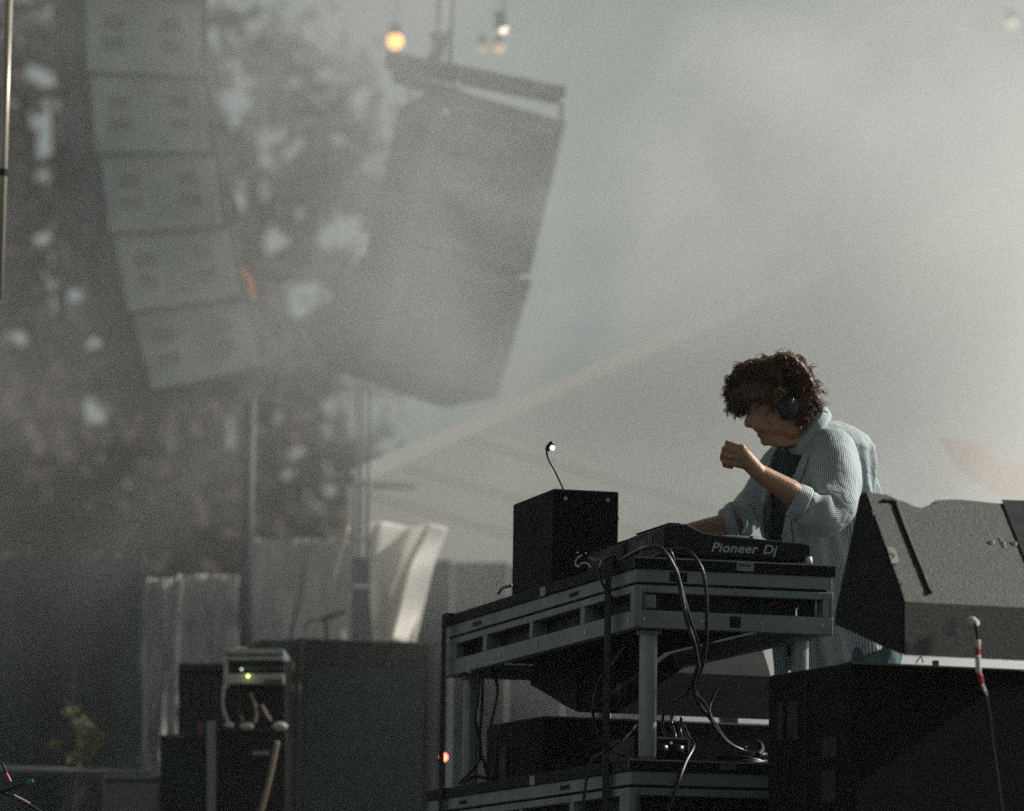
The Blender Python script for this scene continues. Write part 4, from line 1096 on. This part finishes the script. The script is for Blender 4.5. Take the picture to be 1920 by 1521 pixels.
# cream tarp flap
mb = MB(); nx, nz = 40, 30
for j in range(nz+1):
    t = j/nz
    uL = 690+10*t; uR = 838 - 62*t - 6*math.sin(t*3.1); v = 982 + (1202-982)*t
    for i in range(nx+1):
        s = i/nx
        y = 0.05*math.sin(s*9+t*3) + 0.06*math.exp(-((s-0.62+0.25*(t-0.5))**2)/0.01) - 0.10*s + 0.03*math.sin(t*11+s*4)
        mb.v.append(at(uL+(uR-uL)*s, v, 17.0) + Vector((0, -y*1.6, 0)))
for j in range(nz):
    for i in range(nx):
        a = j*(nx+1)+i; mb.f.append((a, a+nx+1, a+nx+2, a+1))
o = mb.build('tarp', M_sail, None, 0, True); o.modifiers.new('t','SOLIDIFY').thickness = 0.004
tag(o, 'creased cream tarp flap catching the light behind the speaker stack', 'tarp')
# rail, block and taped sticks at the lower left
r0 = thing('guard_rail', at(130,1450,15.5), 'pale horizontal rail crossing the lower left corner', 'rail')
MB().tube([at(-40,1440,15.5), at(285,1452,15.5)], 0.013, 8).build('rail', M_leg, r0, 0, True)
MB().tube([at(205,1452,15.5), at(205,1620,15.5)], 0.013, 8).build('post', M_leg, r0, 0, True)
bx = thing('pale_case', at(245,1521,15.0), 'pale grey box standing at the bottom left beside the flight cases', 'box')
fb(192,1452,298,1640,15.0,0.4,'body',M_cloth,bx,0.01)
fb(196,1462,294,1465,14.99,0.02,'lid_seam',M_arr,bx)
sk = thing('taped_cable', at(20,1480,11.6), 'cluster of thin cables with pink and teal tape ends at the bottom left corner', 'cables')
MB().tube([at(-12,1490,11.6), at(50,1468,11.6)], 0.0045, 8).build('cable', M_arr, sk)
MB().tube([at(49,1469,11.6), at(62,1464,11.6)], 0.0055, 8).build('tape', mat('teal_tape',(0.04,0.30,0.33),0.5), sk)
MB().tube([at(3,1430,11.6), at(12,1450,11.6)], 0.004, 8).build('cable', M_dark, sk)
MB().tube([at(11,1450,11.6), at(19,1466,11.6)], 0.0052, 8).build('tape', mat('hot_pink_tape',(0.6,0.05,0.12),0.5), sk)
MB().tube([at(-10,1482,11.6), at(30,1495,11.6), at(75,1521,11.6), at(95,1535,11.6)], 0.0042, 8).build('cable', M_dark, sk)
MB().tube([at(26,1492,11.6), at(56,1508,11.6)], 0.0047, 8).build('cable', M_cord, sk)

# ------------------------------------------------------------------ trees and plants
def tree(base, height, crown_c, rad, n, leaf, m_, label, seed, gaps=(), trunk=0.22, group=None, name='tree', cat='tree'):
    rnd = random.Random(seed)
    root = thing(name, base, label, cat, group)
    mb = MB(); top = Vector((crown_c.x, crown_c.y, crown_c.z + rad[2]*0.6))
    mb.tube(crom([base, base+(top-base)*0.4+Vector((0.3,0,0)), top], 5), [trunk*(1-i/12) for i in range(11)], 8)
    for k in range(14):
        t = 0.3+0.6*rnd.random(); p = base+(top-base)*t
        a = rnd.random()*6.28; q = p + Vector((math.cos(a)*rad[0]*0.75, math.sin(a)*rad[1]*0.75, rad[2]*(rnd.random()*0.6-0.1)))
        mb.tube(crom([p, (p+q)/2+Vector((0,0,0.3)), q], 4), [trunk*0.35*(1-i/10) for i in range(9)], 6)
    mb.build('trunk', M_bark, root, 0, True)
    cl = []
    for k in range(int(n/45)):
        while True:
            d = Vector((rnd.uniform(-1,1), rnd.uniform(-1,1), rnd.uniform(-1,1)))
            if d.length < 1: break
        cl.append((crown_c + Vector((d.x*rad[0], d.y*rad[1], d.z*rad[2])), rnd.uniform(0.12,0.36)*sum(rad)/3))
    vs = []; fs = []
    for c, r_ in cl:
        for j in range(45):
            p = c + Vector((rnd.gauss(0,r_*.5), rnd.gauss(0,r_*.5), rnd.gauss(0,r_*.4)))
            u, v, dd = proj(p)
            if any(((u-gu)/ga)**2 + ((v-gv)/gb)**2 < 0.35+1.5*rnd.random() for gu, gv, ga, gb in gaps): continue
            a = Vector((rnd.gauss(0,1), rnd.gauss(0,1), rnd.gauss(0,1))).normalized()*leaf*rnd.uniform(.6,1.3)
            b = a.orthogonal().normalized()*leaf*0.55
            o = len(vs); vs += [p-a, p-b, p+a, p+b]; fs.append((o, o+1, o+2, o+3))
    MB().add(vs, fs).build('crown', m_, root)
    return root
GA = [(440,200,34,38),(475,370,42,42),(480,255,20,30),(88,240,34,55),(85,150,28,22),(78,332,18,22),(185,225,20,40),(195,300,26,28),(110,560,38,26),(115,595,20,24),(168,640,30,22),(172,770,28,38),(200,812,16,34),(432,812,20,52),(505,785,32,34),(478,880,16,44),(560,845,40,24),(615,880,18,34),(540,895,18,30),(318,830,13,34),(340,808,9,9),(376,905,20,20),(338,917,9,11),(418,920,12,16),(160,985,18,10),(68,988,10,9),(390,1010,26,12),(510,450,40,34),(575,545,36,22),(560,585,24,16),(85,450,26,26),(205,395,20,18),(95,490,18,12),(620,920,18,18),(500,700,14,14),(620,760,20,16),(650,430,30,40)]
_r = random.Random(77)
GA += [(_r.uniform(20,700), _r.uniform(120,980), _r.uniform(7,24), _r.uniform(6,22)) for _ in range(90)]
grp = 'trees behind the stage'
def tb(u, d): p = at(u, 1200, d); return Vector((p.x, p.y, 0))
TD = 40
c = at(90,560,TD)
tree(tb(90,TD), 14, c, (2.0,1.6,3.4), 17000, 0.10, M_leaf, 'dark leafy tree behind the left line array, pierced by bright gaps', 3, GA, group=grp)
c = at(470,520,TD+3)
tree(tb(480,TD+3), 14, c, (1.6,1.5,2.9), 9000, 0.10, M_leaf, 'paler smoke veiled tree between the two hanging speaker groups', 5, GA, group=grp)
c = at(330,960,TD-3)
tree(tb(330,TD-3), 10, c, (2.0,1.3,1.0), 15000, 0.11, M_leaf, 'low dense dark tree spreading just above the pale curtains', 9, GA, group=grp)
c = at(60,960,TD-1)
tree(tb(20,TD-1), 10, c, (1.5,1.3,1.5), 13000, 0.11, M_leaf, 'dense dark tree at the left edge, above the black drape', 11, GA, group=grp)
# small shrub
sb = at(140,1440,16.6)
tree(Vector((sb.x,sb.y,FLOOR)), 1, at(138,1385,16.6), (0.10,0.08,0.13), 900, 0.012, M_leafg, 'small yellow green plant in front of the black drape', 21, (), 0.008, None, 'potted_plant', 'plant')


# ------------------------------------------------------------------ tent and far shapes
TDp = 33.0
tn = thing('tent', at(1300,1250,TDp), 'large pale tent roof barely showing through the smoke behind the person', 'tent')
ln = [(655,905),(1720,430),(2050,600),(2050,1330),(655,1330)]
MB().prism([at(u, v, TDp) for u, v in ln], Vector((0,0.08,0))).build('roof_panel', M_tent, tn)
DB = 18.6
gb = thing('guy_band', at(700,900,DB), 'long pale band rising diagonally to the right through the smoke above the lamp', 'guy band')
a_, b_ = at(668,912,DB), at(1760,428,DB+0.5)
t_ = (b_-a_).normalized(); n_ = (SUN_DIR - t_*SUN_DIR.dot(t_)).normalized()
MB().box(a_, b_-a_, t_.cross(n_)*0.10, n_*0.004).build('webbing', M_tentb, gb)
for k in range(3):
    v = 925-52*k; u0 = 655+(905-v)/405*905+30 if v < 905 else 690
    MB().prism([at(u0,v,TDp-.06),at(u0,v+6,TDp-.06),at(u0+520,v+150,TDp-.06),at(u0+520,v+144,TDp-.06)], Vector((0,0.05,0))).build('batten', M_tentb, tn)
# dark gantry behind the mast
gt = thing('edge_trim', at(760,975,24), 'thin olive strip hanging just above the cream tarp', 'strip')
MB().prism([at(u,v,23.9) for u,v in ((696,905),(780,908),(780,916),(696,914))], Vector((0,0.05,0))).build('edge_strip', mat('olive_strip',(0.45,0.45,0.25),0.7), gt)
wl = thing('backstage_wall', at(930,1300,20.5), 'dark backstage wall seen between the speaker stack and the desk legs', 'wall')
for k in range(6):
    h_ = 1044 + 5*k; a = at(640+105*k,h_,20.5+.1*(k%2)); b = at(640+105*k+103,h_,20.5+.1*(k%2))
    MB().box(a, b-a, Vector((0,0.1,0)), -Z*1.45).build('wall_panel', M_drape, wl, 0.01)
# orange cloth
def crumple(poly_t, poly_b, d, name, label, amp):
    mb = MB(); n = len(poly_t)-1; m_ = 10; T = crom([at(u,v,d) for u,v in poly_t], 6); B = crom([at(u,v,d) for u,v in poly_b], 6)
    nn = len(T)
    for j in range(m_+1):
        for i in range(nn):
            p = T[i].lerp(B[i], j/m_); mb.v.append(p + Vector((0, amp*noise.noise(p*6), amp*.3*noise.noise(p*9+Vector((3,0,0))))))
    for j in range(m_):
        for i in range(nn-1):
            a = j*nn+i; mb.f.append((a, a+nn, a+nn+1, a+1))
    o = mb.build(name, M_orange, None, 0, True); o.modifiers.new('t','SOLIDIFY').thickness = 0.01
    return tag(o, label, 'flag')
crumple([(1760,812),(1800,828),(1848,846),(1892,866),(1930,874)],[(1762,818),(1784,860),(1812,893),(1858,920),(1930,940)],14.95,'orange_cloth','sunlit orange cloth glowing through the smoke at the right edge',0.10)
crumple([(1532,558),(1540,561),(1549,569)],[(1530,562),(1538,568),(1546,573)],15.6,'orange_cloth','tiny orange scrap floating in the smoke above the person',0.05)


# ------------------------------------------------------------------ air
def volbox(name, lo, hi, label):
    mb = MB().box(lo, (hi[0]-lo[0],0,0), (0,hi[1]-lo[1],0), (0,0,hi[2]-lo[2]))
    o = mb.build(name, None); tag(o, label, None, None, 'stuff')
    m_ = bpy.data.materials.new(name); m_.use_nodes = True; m_.node_tree.nodes.clear()
    N = m_.node_tree.nodes; out = N.new('ShaderNodeOutputMaterial'); pv = N.new('ShaderNodeVolumePrincipled')
    m_.node_tree.links.new(pv.outputs[0], out.inputs['Volume']); o.data.materials.append(m_)
    return o, m_, pv
hz_, hm, pv = volbox('haze', (-42,-3,-1), (42,78,19), 'thin pale haze in the air')
pv.inputs['Color'].default_value = (0.95,0.95,0.95,1); pv.inputs['Density'].default_value = 0.0006
smo, sm, sv = volbox('smoke', (-5.0,13.3,1.62), (3.5,16.4,8.0), 'drifting pale stage smoke behind the desk, thickest at the right')
sv.inputs['Color'].default_value = (0.955,0.965,0.95,1); sv.inputs['Anisotropy'].default_value = 0.0
N = sm.node_tree.nodes; L = sm.node_tree.links
geo = N.new('ShaderNodeNewGeometry'); sep = N.new('ShaderNodeSeparateXYZ'); L.new(geo.outputs['Position'], sep.inputs[0])
def mr_(inp, a, b, c, d, smooth=True):
    m_ = N.new('ShaderNodeMapRange'); m_.interpolation_type = 'SMOOTHSTEP' if smooth else 'LINEAR'
    m_.inputs[1].default_value = a; m_.inputs[2].default_value = b; m_.inputs[3].default_value = c; m_.inputs[4].default_value = d
    L.new(inp, m_.inputs[0]); return m_.outputs[0]
def ma(op, a, b):
    m_ = N.new('ShaderNodeMath'); m_.operation = op
    for i, x in enumerate((a, b)):
        if isinstance(x, (int, float)): m_.inputs[i].default_value = x
        else: L.new(x, m_.inputs[i])
    return m_.outputs[0]
gx = mr_(sep.outputs[0], -1.2, 2.1, 0.095, 0.72)
gz = mr_(sep.outputs[2], 2.45, 3.85, 0.20, 1.0)
gx2 = mr_(sep.outputs[0], 0.35, 1.1, 0.0, 1.0)        # the right side stays thick down to the floor
gz2 = ma('MULTIPLY', ma('MAXIMUM', gz, gx2), mr_(sep.outputs[2], 4.0, 6.0, 1.0, 0.15))
nz_ = N.new('ShaderNodeTexNoise'); nz_.inputs['Scale'].default_value = 0.95; nz_.inputs['Detail'].default_value = 5; nz_.inputs['Roughness'].default_value = 0.6; nz_.inputs['Distortion'].default_value = 0.9
L.new(geo.outputs['Position'], nz_.inputs['Vector'])
nn_ = mr_(nz_.outputs['Fac'], 0.36, 0.66, 0.05, 2.0)
vd = N.new('ShaderNodeVectorMath'); vd.operation = 'DISTANCE'; L.new(geo.outputs['Position'], vd.inputs[0]); vd.inputs[1].default_value = (1.75,14.7,3.8)
puff = mr_(vd.outputs['Value'], 0.2, 1.2, 0.9, 0.0)       # the dense plume at the right
vd2 = N.new('ShaderNodeVectorMath'); vd2.operation = 'DISTANCE'; L.new(geo.outputs['Position'], vd2.inputs[0]); vd2.inputs[1].default_value = (0.8,15.0,3.9)
puff2 = mr_(vd2.outputs['Value'], 0.1, 0.9, 0.35, 0.0)
vd3 = N.new('ShaderNodeVectorMath'); vd3.operation = 'DISTANCE'; L.new(geo.outputs['Position'], vd3.inputs[0]); vd3.inputs[1].default_value = (-0.8,15.0,5.3)
puff3 = mr_(vd3.outputs['Value'], 0.1, 1.5, 0.26, 0.0)
vd4 = N.new('ShaderNodeVectorMath'); vd4.operation = 'DISTANCE'; L.new(geo.outputs['Position'], vd4.inputs[0]); vd4.inputs[1].default_value = (-0.05,14.9,4.25)
puff2 = ma('ADD', ma('ADD', puff2, puff3), mr_(vd4.outputs['Value'], 0.1, 0.8, 0.24, 0.0))
base_ = ma('MULTIPLY', ma('ADD', ma('ADD', ma('MULTIPLY', gx, gz2), puff), puff2), mr_(sep.outputs[0], 1.75, 2.7, 1.0, 0.0))
L.new(ma('MULTIPLY', base_, nn_), sv.inputs['Density'])
